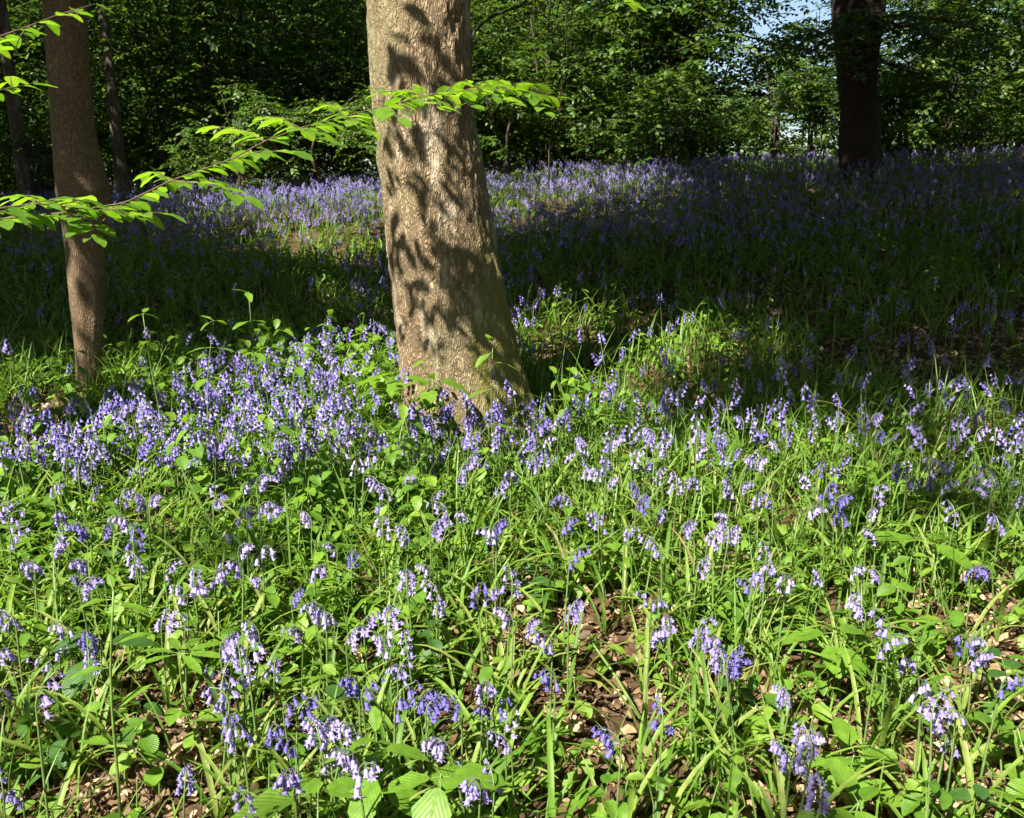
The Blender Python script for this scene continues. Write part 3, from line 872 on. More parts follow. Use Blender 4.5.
# bushes along the crest: (pixel x, distance, kind, scale)
bushes = [(20, 15.5, 1, 1.0), (105, 16.5, 0, 1.1), (185, 15.3, 1, .95), (262, 16.8, 1, 1.05), (335, 14.8, 3, 1.0), (345, 17.5, 1, 1.0), (420, 18, 1, 1.0), (505, 15.4, 3, 1.1), (545, 17.2, 1, .95), (610, 18.5, 4, 1.0), (655, 16.2, 3, 1.2),
          (705, 17.5, 2, .8), (765, 16.6, 2, .85), (800, 19.0, 4, .8), (925, 16.4, 2, .9), (955, 18.5, 4, 1.0), (1015, 17.0, 4, .95), (885, 20, 4, 1.0), (690, 19.5, 4, .9), (640, 18, 4, 1.0), (-60, 16, 1, 1), (1100, 16, 4, 1), (60, 13.6, 3, .8), (575, 21, 1, 1.1), (130, 18.8, 3, 1.3), (170, 24.5, 1, 1.3), (60, 24, 0, 1.3), (290, 25, 1, 1.3), (395, 23, 0, 1.2), (470, 26, 1, 1.3), (560, 24.5, 0, 1.2), (250, 13.8, 2, .7), (400, 14.5, 2, .8), (520, 19.5, 0, 1.1), (275, 18.6, 3, 1.2), (450, 16.4, 3, 1.2), (590, 19.6, 3, 1.4), (735, 19.2, 3, 1.2), (840, 17.4, 3, 1.2), (980, 19.5, 3, 1.3), (0, 18.5, 3, 1.3), (200, 23, 2, 1.3), (660, 22, 2, 1.2), (930, 22, 2, 1.2), (235, 20, 1, 1.1), (150, 21, 1, 1.1), (40, 21, 1, 1.15), (320, 22, 1, 1.1), (490, 22, 1, 1.1)]
vis = sorted([b for b in bushes], key=lambda b: b[0])
KINDW = ['rounded leafy bush', 'tall dense bush', 'head high bush', 'low spreading bush', 'tall thin airy bush']
for i, (u, d, k, s) in enumerate(vis):
    x = (u - CX) / F * d * 1.0
    side = 'left edge' if u < 0 else 'right edge' if u > 1024 else None
    if side:
        lab = '%s just outside the frame at the crest, %s' % (KINDW[k], side)
    else:
        near = ('behind the slim trunk' if u < 110 else 'between slim and pale trunks' if u < 360 else 'behind the pale trunk' if u < 530 else
                'between pale and forked trunks' if u < 830 else 'beyond the forked dark trunk')
        grp = [b for b in vis if 0 <= b[0] <= 1024 and ((b[0] < 110) == (u < 110)) and ((110 <= b[0] < 360) == (110 <= u < 360)) and ((360 <= b[0] < 530) == (360 <= u < 530)) and ((530 <= b[0] < 830) == (530 <= u < 830))]
        j = grp.index((u, d, k, s))
        lab = '%s %s, %s from left' % (KINDW[k], near, ORD[j])
    clone(SHR[k], ('stem', 'crown'), 'leafy_bush', x, d, rs.uniform(0, 6.28), s, lab, 'bush', 'bushes along the crest')
# trees beyond: (pixel x, distance, kind, scale, label)
beyond = [(40, 13.2, 2, 1.0, 'pale rough trunk standing close behind the slim brown trunk'), (135, 14.0, 2, .95, 'grey lichen speckled trunk between slim trunk and pale trunk'),
          (216, 15.2, 4, .9, 'thin brown trunk with pale patches behind the long green branch'), (305, 23, 1, 1.0, 'dark trunk half hidden in leaves beside the pale trunk'),
          (680, 19, 3, .9, 'thin dark trunk half hidden in leaves left of the sky gap'), (640, 24, 3, 1.0, 'dark trunk in leaves midway between pale and forked trunks'),
          (570, 27, 3, 1.1, 'leafy tree just beside the pale trunk deep in the wood'), (1005, 24, 3, 1.0, 'slender tree at the far edge beyond the forked trunk'),
          (10, 26, 1, 1.1, 'dark tree deep in the wood at the edge by slim trunk'), (95, 29, 1, 1.1, 'leafy tree deep in the wood just right of the slim trunk'),
          (180, 27, 1, 1.15, 'leafy tree deep in the wood behind grey and thin trunks'), (270, 30, 1, 1.15, 'dense tree deep in the wood above lit bluebell bank'),
          (360, 27, 1, 1.15, 'dense tree hidden behind the upper pale trunk on its near side'), (450, 31, 1, 1.2, 'dense tree directly behind the pale trunk'), (530, 33, 1, 1.2, 'dense tree showing right beside the pale trunk'),
          (790, 36, 3, .45, 'small tree low against the sky gap'), (920, 33, 3, 1.05, 'open crowned tree against the sky beyond forked trunk'), (850, 31, 3, .9, 'leafy tree directly behind the forked dark trunk'),
          (225, 38, 1, 1.3, 'tall dense tree farthest back between the two near trunks'), (60, 38, 1, 1.3, 'tall dense tree farthest back behind the slim trunk'), (400, 40, 1, 1.3, 'tall dense tree farthest back behind the pale trunk'),
          (610, 42, 3, 1.2, 'tall tree farthest back right of the pale trunk'), (1000, 40, 3, 1.1, 'tall tree farthest back at the bright edge'), (-60, 30, 1, 1.2, 'dense tree just outside the frame beyond slim trunk'), (1090, 30, 3, 1.1, 'tree just outside the frame beyond forked trunk')]
for u, d, k, s, lab in beyond:
    x = (u - CX) / F * d
    clone(FART[k], ('trunk', 'crown'), 'woodland_tree', x, d, rs.uniform(0, 6.28), s, lab, 'tree', 'trees in the wood beyond the crest')

# distant wood: one mass of foliage closing the view between the trunks
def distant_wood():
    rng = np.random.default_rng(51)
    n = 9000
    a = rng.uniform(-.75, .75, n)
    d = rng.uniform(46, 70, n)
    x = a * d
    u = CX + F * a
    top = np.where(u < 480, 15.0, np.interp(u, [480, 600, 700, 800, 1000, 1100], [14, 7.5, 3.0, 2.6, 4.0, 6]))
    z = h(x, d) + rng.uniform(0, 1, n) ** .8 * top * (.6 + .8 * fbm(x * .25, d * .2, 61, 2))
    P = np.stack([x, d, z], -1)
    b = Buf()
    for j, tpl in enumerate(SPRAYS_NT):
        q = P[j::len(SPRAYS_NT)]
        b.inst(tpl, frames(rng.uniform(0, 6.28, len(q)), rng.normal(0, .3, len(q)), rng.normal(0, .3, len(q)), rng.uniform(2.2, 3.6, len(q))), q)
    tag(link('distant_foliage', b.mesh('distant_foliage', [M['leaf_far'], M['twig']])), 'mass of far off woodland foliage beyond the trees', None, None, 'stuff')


distant_wood()

# saplings and bare stems
def stalk(name, pts, r0, r1, mat, label, cat, sides=6):
    b = Buf()
    q = resample(pts, .03)
    tube(b, q - q[0], np.linspace(r0, r1, len(q)), sides)
    o = link(name, b.mesh(name, M[mat]), None, q[0])
    return tag(o, label, cat)


def leaning_sapling():
    d = 8.5
    P = [ground_at(452, 250, 0), at_depth(458, 100, d), at_depth(464, 66, d), at_depth(475, 30, d), at_depth(492, 16, d), at_depth(520, 6, d + .1), at_depth(560, -30, d + .2)]
    P[0] = np.array([P[1][0] - .08, d, float(h(P[1][0] - .08, d)) - .05])
    root = tag(link('bare_sapling', None, loc=P[0]), 'thin pale bare sapling leaning out from behind the pale trunk', 'sapling')
    b = Buf()
    q = resample(P, .06)
    tube(b, q - P[0], np.linspace(.022, .010, len(q)) * (1 + .15 * np.sin(np.arange(len(q)) * 1.7)), 7)
    link('stem', b.mesh('stem', M['bark_pale']), root)
    b2 = Buf()
    for k, (a, c) in enumerate([((475, 30), (500, 38)), ((492, 16), (486, -6)), ((464, 66), (478, 58)), ((520, 6), (540, 12))]):
        q = resample([at_depth(*a, d), at_depth(*c, d + .1)], .04)
        tube(b2, q - P[0], np.linspace(.006, .002, len(q)), 5)
    link('twig', b2.mesh('twig', M['bark_pale']), root)


leaning_sapling()
_d = 11.5
_x = (548 - CX) / F * _d
stalk('thin_sapling', [[_x, _d, float(h(_x, _d)) - .1], at_depth(549, 150, _d), at_depth(553, 128, _d), at_depth(560, 95, _d)], .012, .005, 'bark_far', 'thin brown sapling stem rising from bluebells right of the pale trunk', 'sapling')
_g1, _g2 = ground_at(640, 718, .03), ground_at(590, 640, .16)
stalk('fallen_stalk', [_g1, (_g1 + _g2) / 2 + [0, 0, .01], _g2], .0045, .003, 'green_stem', 'pale yellowish green stem lying diagonally over the bare brown litter', 'stem')
_g1, _g2 = ground_at(345, 808, .02), ground_at(285, 758, .05)
stalk('fallen_twig', [_g1, (_g1 + _g2) / 2 + [0, 0, .015], _g2], .006, .004, 'dry', 'whitish fallen twig lying under the pale flowers near bottom', 'twig')

# ------------------------------------------------------------------ bluebells
def bell_tpl(seg=12, scale=1.0):
    """Nodding bell, attachment at the origin, mouth downwards, six recurved lobes."""
    V, Fs = [], []
    prof = [(0.0, .0016, .0016), (-.0022, .0036, .0034), (-.0075, .0042, .0039), (-.0125, .0046, .0041), (-.0158, .0066, .0043), (-.0172, .0088, .0046), (-.0160, .0104, .0050)]
    if seg < 12:
        prof = [(0.0, .002, .002), (-.006, .0046, .0046), (-.014, .0052, .0052), (-.0165, .0098, .0098)]
    for z, lob, gap in prof:
        for j in range(seg):
            r = (lob if j % 2 == 0 else gap) if seg == 12 else lob
            a = j * 2 * math.pi / seg
            # lobes curl back: the gaps stop short of the lobes
            zz = z if (seg < 12 or j % 2 == 0 or z > -.0130) else -.0130 + (z + .0130) * .15
            V.append((r * math.cos(a) * scale, r * math.sin(a) * scale, zz * scale))
    n = len(prof)
    for i in range(n - 1):
        for j in range(seg):
            k = (j + 1) % seg
            Fs.append((i * seg + j, i * seg + k, (i + 1) * seg + k, (i + 1) * seg + j))
    Fs.append(tuple(range(seg)))
    return np.array(V), Fs


BELL_V, BELL_F = bell_tpl(12, 1.06)
BELL_LV, BELL_LF = bell_tpl(5, 1.02)


def align_down(d, s, spin):
    """3x3 whose -Z axis points along d."""
    d = d / np.linalg.norm(d)
    z = -d
    ref = np.array([1.0, 0, 0]) if abs(z[0]) < .8 else np.array([0, 1.0, 0])
    x = np.cross(ref, z); x /= np.linalg.norm(x)
    y = np.cross(z, x)
    A = np.stack([x, y, z], 1)
    c, s_ = math.cos(spin), math.sin(spin)
    return A @ np.array([[c, -s_, 0], [s_, c, 0], [0, 0, 1]]) * s


class Bluebell:
    """One drawn-up form of the plant: stem with pedicels, and a transform per bell."""
    def __init__(self, seed, hgt, nb, low=False):
        rng = np.random.default_rng(seed)
        n = 18 if not low else 9
        t = np.linspace(0, 1, n)
        nod = math.radians(rng.uniform(75, 140))
        lean = rng.normal(0, .09)
        ang = lean + nod * np.clip((t - .78) / .22, 0, 1) ** 1.15
        dl = hgt / (n - 1)
        x = np.concatenate([[0], np.cumsum(np.sin(ang[:-1]) * dl)]); z = np.concatenate([[0], np.cumsum(np.cos(ang[:-1]) * dl)])
        y = rng.normal(0, .012) * t * t
        P = np.stack([x, y, z], -1)
        P[0, 2] = -.02
        self.stem = Buf(); self.ped = Buf()
        tube(self.stem, P, np.interp(t, [0, .7, 1], [.0026, .0021, .0010]), 6 if not low else 3, 0, cap=False)
        self.bells = []
        tt = np.linspace(.82, .998, nb)
        for i, q in enumerate(tt):
            p = np.array([np.interp(q, t, P[:, k]) for k in range(3)])
            side = (1 if i % 2 else -1) * rng.uniform(.2, 1.0)
            out = np.array([rng.uniform(.35, 1.0), side, 0.0]); out /= np.linalg.norm(out)
            L_ = .014 * rng.uniform(.7, 1.25) * (1.0 if q < .93 else .7)
            e1 = p + out * L_ * .8 + [0, 0, .002]
            e2 = e1 + out * L_ * .35 + [0, 0, -.005]
            if not low:
                tube(self.ped, [p, (p + e1) / 2 + [0, 0, .0025], e1, e2], [.0009, .0008, .0008, .0009], 3, 0, cap=False)
            ax = out * rng.uniform(.1, .55) + [0, 0, -1.0]
            s = rng.uniform(.86, 1.1) * (1.0 if q < .9 else .8 if q < .97 else .62)
            self.bells.append((e2, align_down(ax, s, rng.uniform(0, 6.28))))
        if low:
            V, Fs = BELL_LV, BELL_LF
        else:
            V, Fs = BELL_V, BELL_F
        self.head = Buf()
        for p, A in self.bells:
            self.head.add(V @ A.T + p, Fs, 0)
        if not low:
            self.full = Buf()
            for V_, m_ in ((self.head, 0), (self.ped, 1)):
                off = self.full.n
                self.full.v += V_.v; self.full.uv += V_.uv; self.full.f += [q + off for q in V_.f]; self.full.m += [np.full(len(q), m_, np.int32) for q in V_.f]; self.full.n += V_.n
        c = np.mean([p for p, A in self.bells], 0)
        self.centre = c + [0, 0, -.010]
        self.n = nb


def strap_template(L_=.3, w=.011, curl=1.0, segs=7, keel=True):
    t = np.linspace(0, 1, segs + 1)
    ang = math.radians(12) + curl * t ** 1.2
    dl = L_ / segs
    y = np.concatenate([[0], np.cumsum(np.sin(ang[:-1]) * dl)]); z = np.concatenate([[0], np.cumsum(np.cos(ang[:-1]) * dl)])
    wd = w * np.interp(t, [0, .15, .6, .9, 1], [.55, .9, 1, .55, .05])
    V, uv = [], []
    for i in range(segs + 1):
        k = wd[i] * .22
        if keel:
            V += [(-wd[i] / 2, y[i] - k * math.cos(ang[i]), z[i] + k * math.sin(ang[i])), (0, y[i], z[i]), (wd[i] / 2, y[i] - k * math.cos(ang[i]), z[i] + k * math.sin(ang[i]))]
            uv += [(-1, t[i]), (0, t[i]), (1, t[i])]
        else:
            V += [(-wd[i] / 2, y[i], z[i]), (wd[i] / 2, y[i], z[i])]; uv += [(-1, t[i]), (1, t[i])]
    m = 3 if keel else 2
    Fs = []
    for i in range(segs):
        for j in range(m - 1):
            Fs.append((i * m + j, i * m + j + 1, (i + 1) * m + j + 1, (i + 1) * m + j))
    return [(np.array(V), Fs, 0, uv)]


rl = np.random.default_rng(61)
FORMS = [Bluebell(200 + i, rl.uniform(.25, .37), int(rl.integers(5, 13))) for i in range(24)]
BELLM = {}
for ck in ('bell_pale', 'bell_mid', 'bell_deep'):
    b = Buf(); b.add(BELL_V, BELL_F, 0); BELLM[ck] = b.mesh('bell', M[ck])
STEMM = [f.stem.mesh('stem', M['bell_stem']) for f in FORMS]
PEDM = [f.ped.mesh('flower_head', M['pedicel']) for f in FORMS]
HEADM = {ck: [f.full.mesh('flower_head', [M[ck], M['pedicel']]) for f in FORMS] for ck in BELLM}
ROSM = []
for i in range(7):
    b = Buf()
    for k in range(int(rl.integers(4, 6))):
        b.inst(strap_template(rl.uniform(.2, .32), rl.uniform(.009, .013), rl.uniform(.8, 1.9)), frames(k * 1.35 + rl.uniform(-.5, .5), 0, 0, 1), np.array([[0, 0, -.01]]))
    ROSM.append(b.mesh('leaves', M['strap']))

HEADS = [(131,362),(187,344),(200,354),(191,364),(237,337),(257,335),(267,342),(230,350),(213,367),(100,372),(98,387),(43,403),(17,387),(32,380),(30,422),(43,423),(68,397),(117,409),(133,389),(147,388),(60,430),(80,429),(77,437),(167,392),(187,392),(181,388),(213,409),(240,375),(316,372),(296,379),(314,390),(326,432),(333,428),(313,435),(280,447),(286,465),(306,453),(93,452),(90,462),(40,458),(23,445),(67,463),(130,432),(147,435),(160,428),(177,438),(200,438),(210,443),(126,450),(160,462),(170,462),(80,473),(97,492),(126,498),(140,502),(155,500),(57,490),(213,490),(220,500),(250,485),(265,483),(266,510),(276,512),(247,517),(306,520),(231,538),(7,512),(17,522),(60,522),(80,532),(62,534),(108,532),(121,525),(136,538),(20,538),
(347,332),(387,325),(390,335),(353,352),(538,292),(566,352),(546,375),(591,347),(597,355),(616,335),(633,355),(635,365),(659,339),(664,360),(598,368),(590,377),(678,344),(616,312),(435,405),(446,413),(433,425),(440,435),(350,432),(365,428),(345,449),(365,447),(403,448),(433,460),(476,453),(473,462),(370,465),(357,469),(373,485),(383,492),(410,482),(463,475),(510,480),(503,488),(438,497),(440,513),(440,528),(380,513),(383,527),(461,518),(403,537),(488,538),(500,530),(531,467),(553,462),(570,458),(580,442),(586,455),(588,472),(596,475),(550,442),(566,502),(557,502),(593,520),(600,525),(570,527),(618,445),(606,465),(613,483),(636,458),(650,435),(651,443),(664,450),(635,492),(643,505),(660,475),(661,515),(630,535),(676,423),(675,485),(603,428),(546,425),
(720,289),(692,317),(829,307),(859,322),(864,330),(904,282),(925,287),(944,349),(925,355),(987,347),(994,372),(1019,389),(904,367),(885,390),(854,359),(764,372),(771,379),(795,379),(789,390),(757,400),(776,405),(814,399),(839,389),(841,399),(719,407),(697,409),(696,422),(739,422),(751,420),(785,419),(794,407),(839,417),(864,420),(877,420),(880,437),(905,420),(914,412),(914,428),(762,439),(774,447),(852,440),(699,437),(701,454),(722,458),(749,465),(761,465),(727,490),(747,489),(694,484),(805,482),(820,469),(835,475),(830,492),(844,502),(817,512),(840,518),(897,472),(904,477),(914,485),(930,485),(880,494),(872,516),(930,464),(942,467),(950,487),(964,435),(982,434),(995,437),(1009,445),(1020,438),(985,475),(974,482),(994,488),(981,492),(950,514),(994,525),(1022,502),(767,500),(757,502),(721,519),(724,532),(714,538),(734,535),(689,529),(870,538),(836,505),
(60,549),(33,573),(28,569),(80,571),(77,583),(91,588),(173,569),(196,578),(200,597),(178,596),(180,621),(166,622),(233,571),(220,578),(258,583),(266,556),(298,599),(314,616),(328,621),(294,637),(319,579),(135,566),(246,553),(5,622),(5,659),(2,699),(60,632),(63,656),(40,667),(50,696),(90,662),(88,642),(251,634),(230,647),(240,656),(256,662),(230,677),(216,679),(245,686),(215,702),(230,722),(238,742),(275,671),(293,709),(309,712),(275,742),(285,752),(288,786),(315,732),(331,726),(326,752),(333,766),(186,779),(246,810),(13,802),(2,784),(330,551),
(353,559),(423,571),(407,581),(430,591),(440,606),(390,609),(373,624),(393,634),(406,643),(357,639),(380,646),(405,671),(395,674),(510,582),(480,596),(493,596),(503,617),(533,626),(575,612),(541,647),(546,681),(486,696),(503,709),(483,716),(511,724),(500,745),(428,702),(420,706),(436,708),(407,706),(350,689),(372,694),(450,709),(348,739),(347,765),(367,779),(358,770),(478,785),(490,779),(473,796),(460,775),(644,601),(660,609),(668,622),(661,637),(660,714),(606,742),(650,549),(580,559),(435,755),
(704,566),(767,574),(757,581),(744,589),(764,554),(857,574),(874,578),(854,602),(856,612),(817,579),(784,586),(982,574),(974,576),(699,641),(707,629),(714,646),(720,661),(739,667),(735,662),(893,646),(907,667),(922,695),(879,626),(963,646),(975,647),(981,662),(1017,686),(940,709),(932,719),(952,719),(947,744),(782,697),(804,746),(812,742),(799,772),(780,757),(817,794)]
DEEP = {(428,702),(420,706),(436,708),(407,706),(450,709),(739,667),(735,662),(982,574),(974,576),(350,689),(372,694),(293,709),(309,712),(483,716),(830,492),(844,502),(836,505),(840,518),(275,742),(285,752),(77,583),(660,714),(606,742),(1017,686),(546,681),(353,559),(298,599)}
PALE = {(200,597),(178,596),(180,621),(166,622),(196,578),(854,602),(856,612),(857,574),(985,475),(974,482),(994,488),(981,492),(347,765),(367,779),(358,770),(348,739),(328,621),(440,606),(430,591),(390,609),(407,581),(423,571),(714,538),(734,535),(721,519),(570,458),(580,442),(586,455),(588,472),(596,475),(636,458),(664,450),(60,430),(80,429),(77,437),(701,454),(699,437),(774,447),(333,766),(331,726),(315,732)}
ANCH = [(45, 400, 'by the foot of the slim trunk'), (150, 375, 'in the bank right of the slim trunk'), (240, 350, 'along the dark top edge of the sunny bank'), (315, 385, 'left of the pale trunk at its knee'),
        (60, 450, 'in the sunny bank at the left edge'), (165, 440, 'in the middle of the dense sunny bank'), (285, 460, 'between sunny bank and pale trunk'), (60, 525, 'low at the left edge under the bank'), (135, 500, 'below the middle of the sunny bank'), (240, 505, 'in the shadow below the sunny bank'),
        (365, 345, 'touching the left side of the pale trunk'), (365, 450, 'just left of the pale trunk foot'), (440, 430, 'in front of the pale trunk foot'), (400, 510, 'below the pale trunk foot'), (485, 495, 'below right of the pale trunk foot'), (570, 470, 'in the lit row right of the trunk foot'), (610, 350, 'against the dark right of the pale trunk'),
        (640, 470, 'mid height just right of centre'), (610, 525, 'in the tall stems below that lit row'), (720, 305, 'in the dark patch right of pale trunk'), (880, 320, 'in the dark far right slope'), (960, 365, 'by the brown litter at right edge'), (775, 395, 'along the lower edge of the dark patch'), (870, 410, 'below the dark slope toward the right'),
        (720, 440, 'right of centre below the dark patch'), (830, 490, 'around the deep violet cluster right of centre'), (925, 475, 'above the big flat leaf at right'), (990, 470, 'around the pale cluster at right edge'), (735, 510, 'left of the deep violet cluster'), (60, 575, 'at the left edge beneath the bank'),
        (190, 590, 'above the dark hollow at left'), (280, 590, 'right of the dark hollow'), (45, 660, 'beside the tall stalk near the left edge'), (240, 665, 'around the arching row left of centre'), (240, 730, 'beside the bare litter at lower left'), (305, 735, 'left of the toothed sprig at the bottom'), (350, 765, 'directly beside the toothed sprig'),
        (400, 600, 'left of centre below midheight'), (395, 650, 'above the dark violet cluster'), (425, 705, 'in the dark violet cluster left of centre'), (495, 600, 'above the central bare litter'), (495, 710, 'left of the central bare litter'), (545, 660, 'on the central bare litter'), (475, 785, 'right of the toothed sprig'),
        (655, 610, 'right of the central bare litter'), (625, 730, 'below the dry diagonal stem'), (755, 575, 'in tall stems right of centre'), (865, 590, 'around the pale pair under the flat leaf'), (715, 650, 'left of the round leaf pair at right'), (905, 660, 'right of the round leaf pair'), (945, 715, 'by the brown litter at lower right'), (800, 755, 'on the litter near the bottom right'), (985, 620, 'at the right edge below the flat leaf'), (20, 720, 'at the lower left edge'), (200, 795, 'at the bottom edge left of centre')]



def anchor_of(u, v):
    return min(range(len(ANCH)), key=lambda i: (ANCH[i][0] - u) ** 2 + (1.3 * (ANCH[i][1] - v)) ** 2)


plants = []
for u, v in HEADS:
    k = int(rl.integers(len(FORMS)))
    s = float(rl.uniform(.8, 1.12))
    f = FORMS[k]
    g = ground_at(u, v, f.centre[2] * s)
    if g is None: continue
    yaw = float(rl.uniform(0, 6.28))
    ck = 'bell_deep' if (u, v) in DEEP else 'bell_pale' if (u, v) in PALE else ('bell_mid' if rl.uniform() < .62 else 'bell_pale' if rl.uniform() < .7 else 'bell_deep')
    off = Matrix.Rotation(yaw, 3, 'Z') @ Vector(f.centre * s)
    base = np.array([g[0] - off.x, g[1] - off.y, 0]); base[2] = float(h(base[0], base[1]))
    plants.append(dict(u=u, v=v, k=k, s=s, yaw=yaw, ck=ck, base=base, d=base[1]))
plants.sort(key=lambda p: p['d'])
EXTRA = plants[300:]
plants = plants[:300]
byA = {}
for p in plants:
    byA.setdefault(anchor_of(p['u'], p['v']), []).append(p)
CW = {'bell_pale': 'pale lilac', 'bell_mid': 'violet blue', 'bell_deep': 'deep violet'}
for a, ps in byA.items():
    ps.sort(key=lambda p: p['u'])
    for ck in CW:
        same = [p for p in ps if p['ck'] == ck]
        for j, p in enumerate(same):
            nod = math.cos(p['yaw'])
            w = ' nodding left' if nod < -.5 else ' nodding right' if nod > .5 else ''
            ph = ANCH[a][2]
            if len(same) == 1:
                p['label'] = '%s bluebell%s %s' % (CW[ck], w, ph)
            else:
                p['label'] = '%s bluebell %s, %s from left' % (CW[ck], ph, ORD[j])
n_det = 0
for p in plants:
    root = tag(link('bluebell', None, loc=p['base']), p['label'], 'bluebell', 'bluebells flowering in the glade')
    root.rotation_euler = (0, 0, p['yaw']); root.scale = (p['s'],) * 3
    link('stem', STEMM[p['k']], root)
    if p['d'] < 2.35:
        hd = link('flower_head', PEDM[p['k']], root)
        for q, A in FORMS[p['k']].bells:
            o = link('bell', BELLM[p['ck']], hd)
            o.matrix_local = Matrix.Translation(Vector(q)) @ Matrix(A.tolist()).to_4x4()
        n_det += 1
    else:
        link('flower_head', HEADM[p['ck']][p['k']], root)
    if p['d'] < 4.0:
        o = link('leaves', ROSM[int(rl.integers(7))], root)
        o.rotation_euler = (0, 0, float(rl.uniform(0, 6.28)))

# the bank of bluebells too far and too many to count
def far_bluebells():
    rng = np.random.default_rng(71)
    LOWF = [Bluebell(300 + i, rng.uniform(.27, .37), int(rng.integers(6, 10)), low=True) for i in range(8)]
    TP = []
    for f in LOWF:
        b = Buf()
        for V, fs, m in ((f.stem, 0, 0), (f.head, 0, 1)):
            off = b.n
            b.v += V.v; b.uv += V.uv; b.f += [q + off for q in V.f]; b.m += [np.full(len(q), m, np.int32) for q in V.f]; b.n += V.n
            # offset of Buf faces added piece by piece already includes V's own running offset
        TP.append(buf_tpl(b))
    P = []
    # dense crest bank
    n = 20000
    d = np.sqrt(rng.uniform(7.5 ** 2, 16.5 ** 2, n)); x = rng.uniform(-.66, .66, n) * (d + 1.5)
    z = h(x, d)
    u, v, _ = project(np.stack([x, d, z + .28], -1))
    dens = np.interp(v, [160, 215, 240, 280], [1, .95, .35, .10])
    dens *= np.interp(u, [0, 150, 200, 690, 740, 1024], [.8, .8, 1, 1, .6, .6])
    dens *= np.interp(fbm(x * .8, d * .8, 91, 2), [.28, .5], [.3, 1.0])
    k = rng.uniform(size=n) < dens
    P.append(np.stack([x[k], d[k]], -1))
    # middle ground
    n = 11500
    d = rng.uniform(2.9, 7.5, n); x = rng.uniform(-.66, .66, n) * (d + 1.5)
    u, v, _ = project(np.stack([x, d, h(x, d) + .28], -1))
    edge = np.interp(u, [0, 130, 260, 340], [412, 382, 345, 318]) + 34 * (fbm(x * 2.5, d * 2.5, 97, 2) - .5)
    dens = np.where(u < 340, np.where(v < edge, .03, .95), np.where(u < 540, np.where(v < 390, .25, .55), np.where(v < 380, .06, .22)))
    k = rng.uniform(size=n) < dens * (.4 + .9 * fbm(x * 1.6, d * 1.6, 93, 2))
    P.append(np.stack([x[k], d[k]], -1))
    P.append(np.array([p['base'][:2] for p in EXTRA]).reshape(-1, 2))
    P = np.concatenate(P)
    y0, zz, C, Rr = MAIN
    P = P[np.hypot(P[:, 0] - C[10], P[:, 1] - y0) > Rr[10] + .06]
    P = np.concatenate([P, h(P[:, 0], P[:, 1])[:, None]], 1)
    b = Buf()
    for j, tpl in enumerate(TP):
        q = P[j::len(TP)]
        b.inst(tpl, frames(rng.uniform(0, 6.28, len(q)), rng.normal(0, .10, len(q)), rng.normal(0, .10, len(q)), rng.uniform(.62, 1.12, len(q))), q)
    tag(link('bluebell_carpet', b.mesh('bluebell_carpet', [M['bell_stem'], M['bell_far']])), 'carpet of far bluebells over the bank and along the crest', None, 'bluebells flowering in the glade', 'stuff')


far_bluebells()

# ------------------------------------------------------------------ bare patches of litter, seen in the picture
PATCH = [(195, 735, 115, 70), (560, 660, 95, 65), (800, 745, 85, 50), (960, 715, 90, 40), (960, 360, 110, 45), (990, 610, 40, 40), (120, 770, 60, 40), (930, 790, 90, 30)]


def bare(x, y):
    m = np.zeros(len(x))
    for dy in (0, .12, .24):
        u, v, _ = project(np.stack([x, y + dy, h(x, y + dy)], -1))
        for a, b_, ra, rb_ in PATCH:
            m = np.maximum(m, np.clip(1.45 - np.hypot((u - a) / ra, (v - b_) / rb_), 0, 1))
    u, v, _ = project(np.stack([x, y, h(x, y)], -1))
    return m, u, v


def trunk_clear(P):
    y0, zz, C, Rr = MAIN
    y1, z1, C1, R1 = SLIM
    return (np.hypot(P[:, 0] - C[12], P[:, 1] - y0) > Rr[12] * .9) & (np.hypot(P[:, 0] - C1[12], P[:, 1] - y1) > R1[12] + .03) & ~((np.abs(P[:, 0] - C1[12]) < .18) & (P[:, 1] < y1) & (P[:, 1] > y1 - .8))


def trunk_clear_pts(x, d):
    P = np.stack([x, d], -1)
    P = P[trunk_clear(P)]
    return np.concatenate([P, h(P[:, 0], P[:, 1])[:, None] - .006], 1)


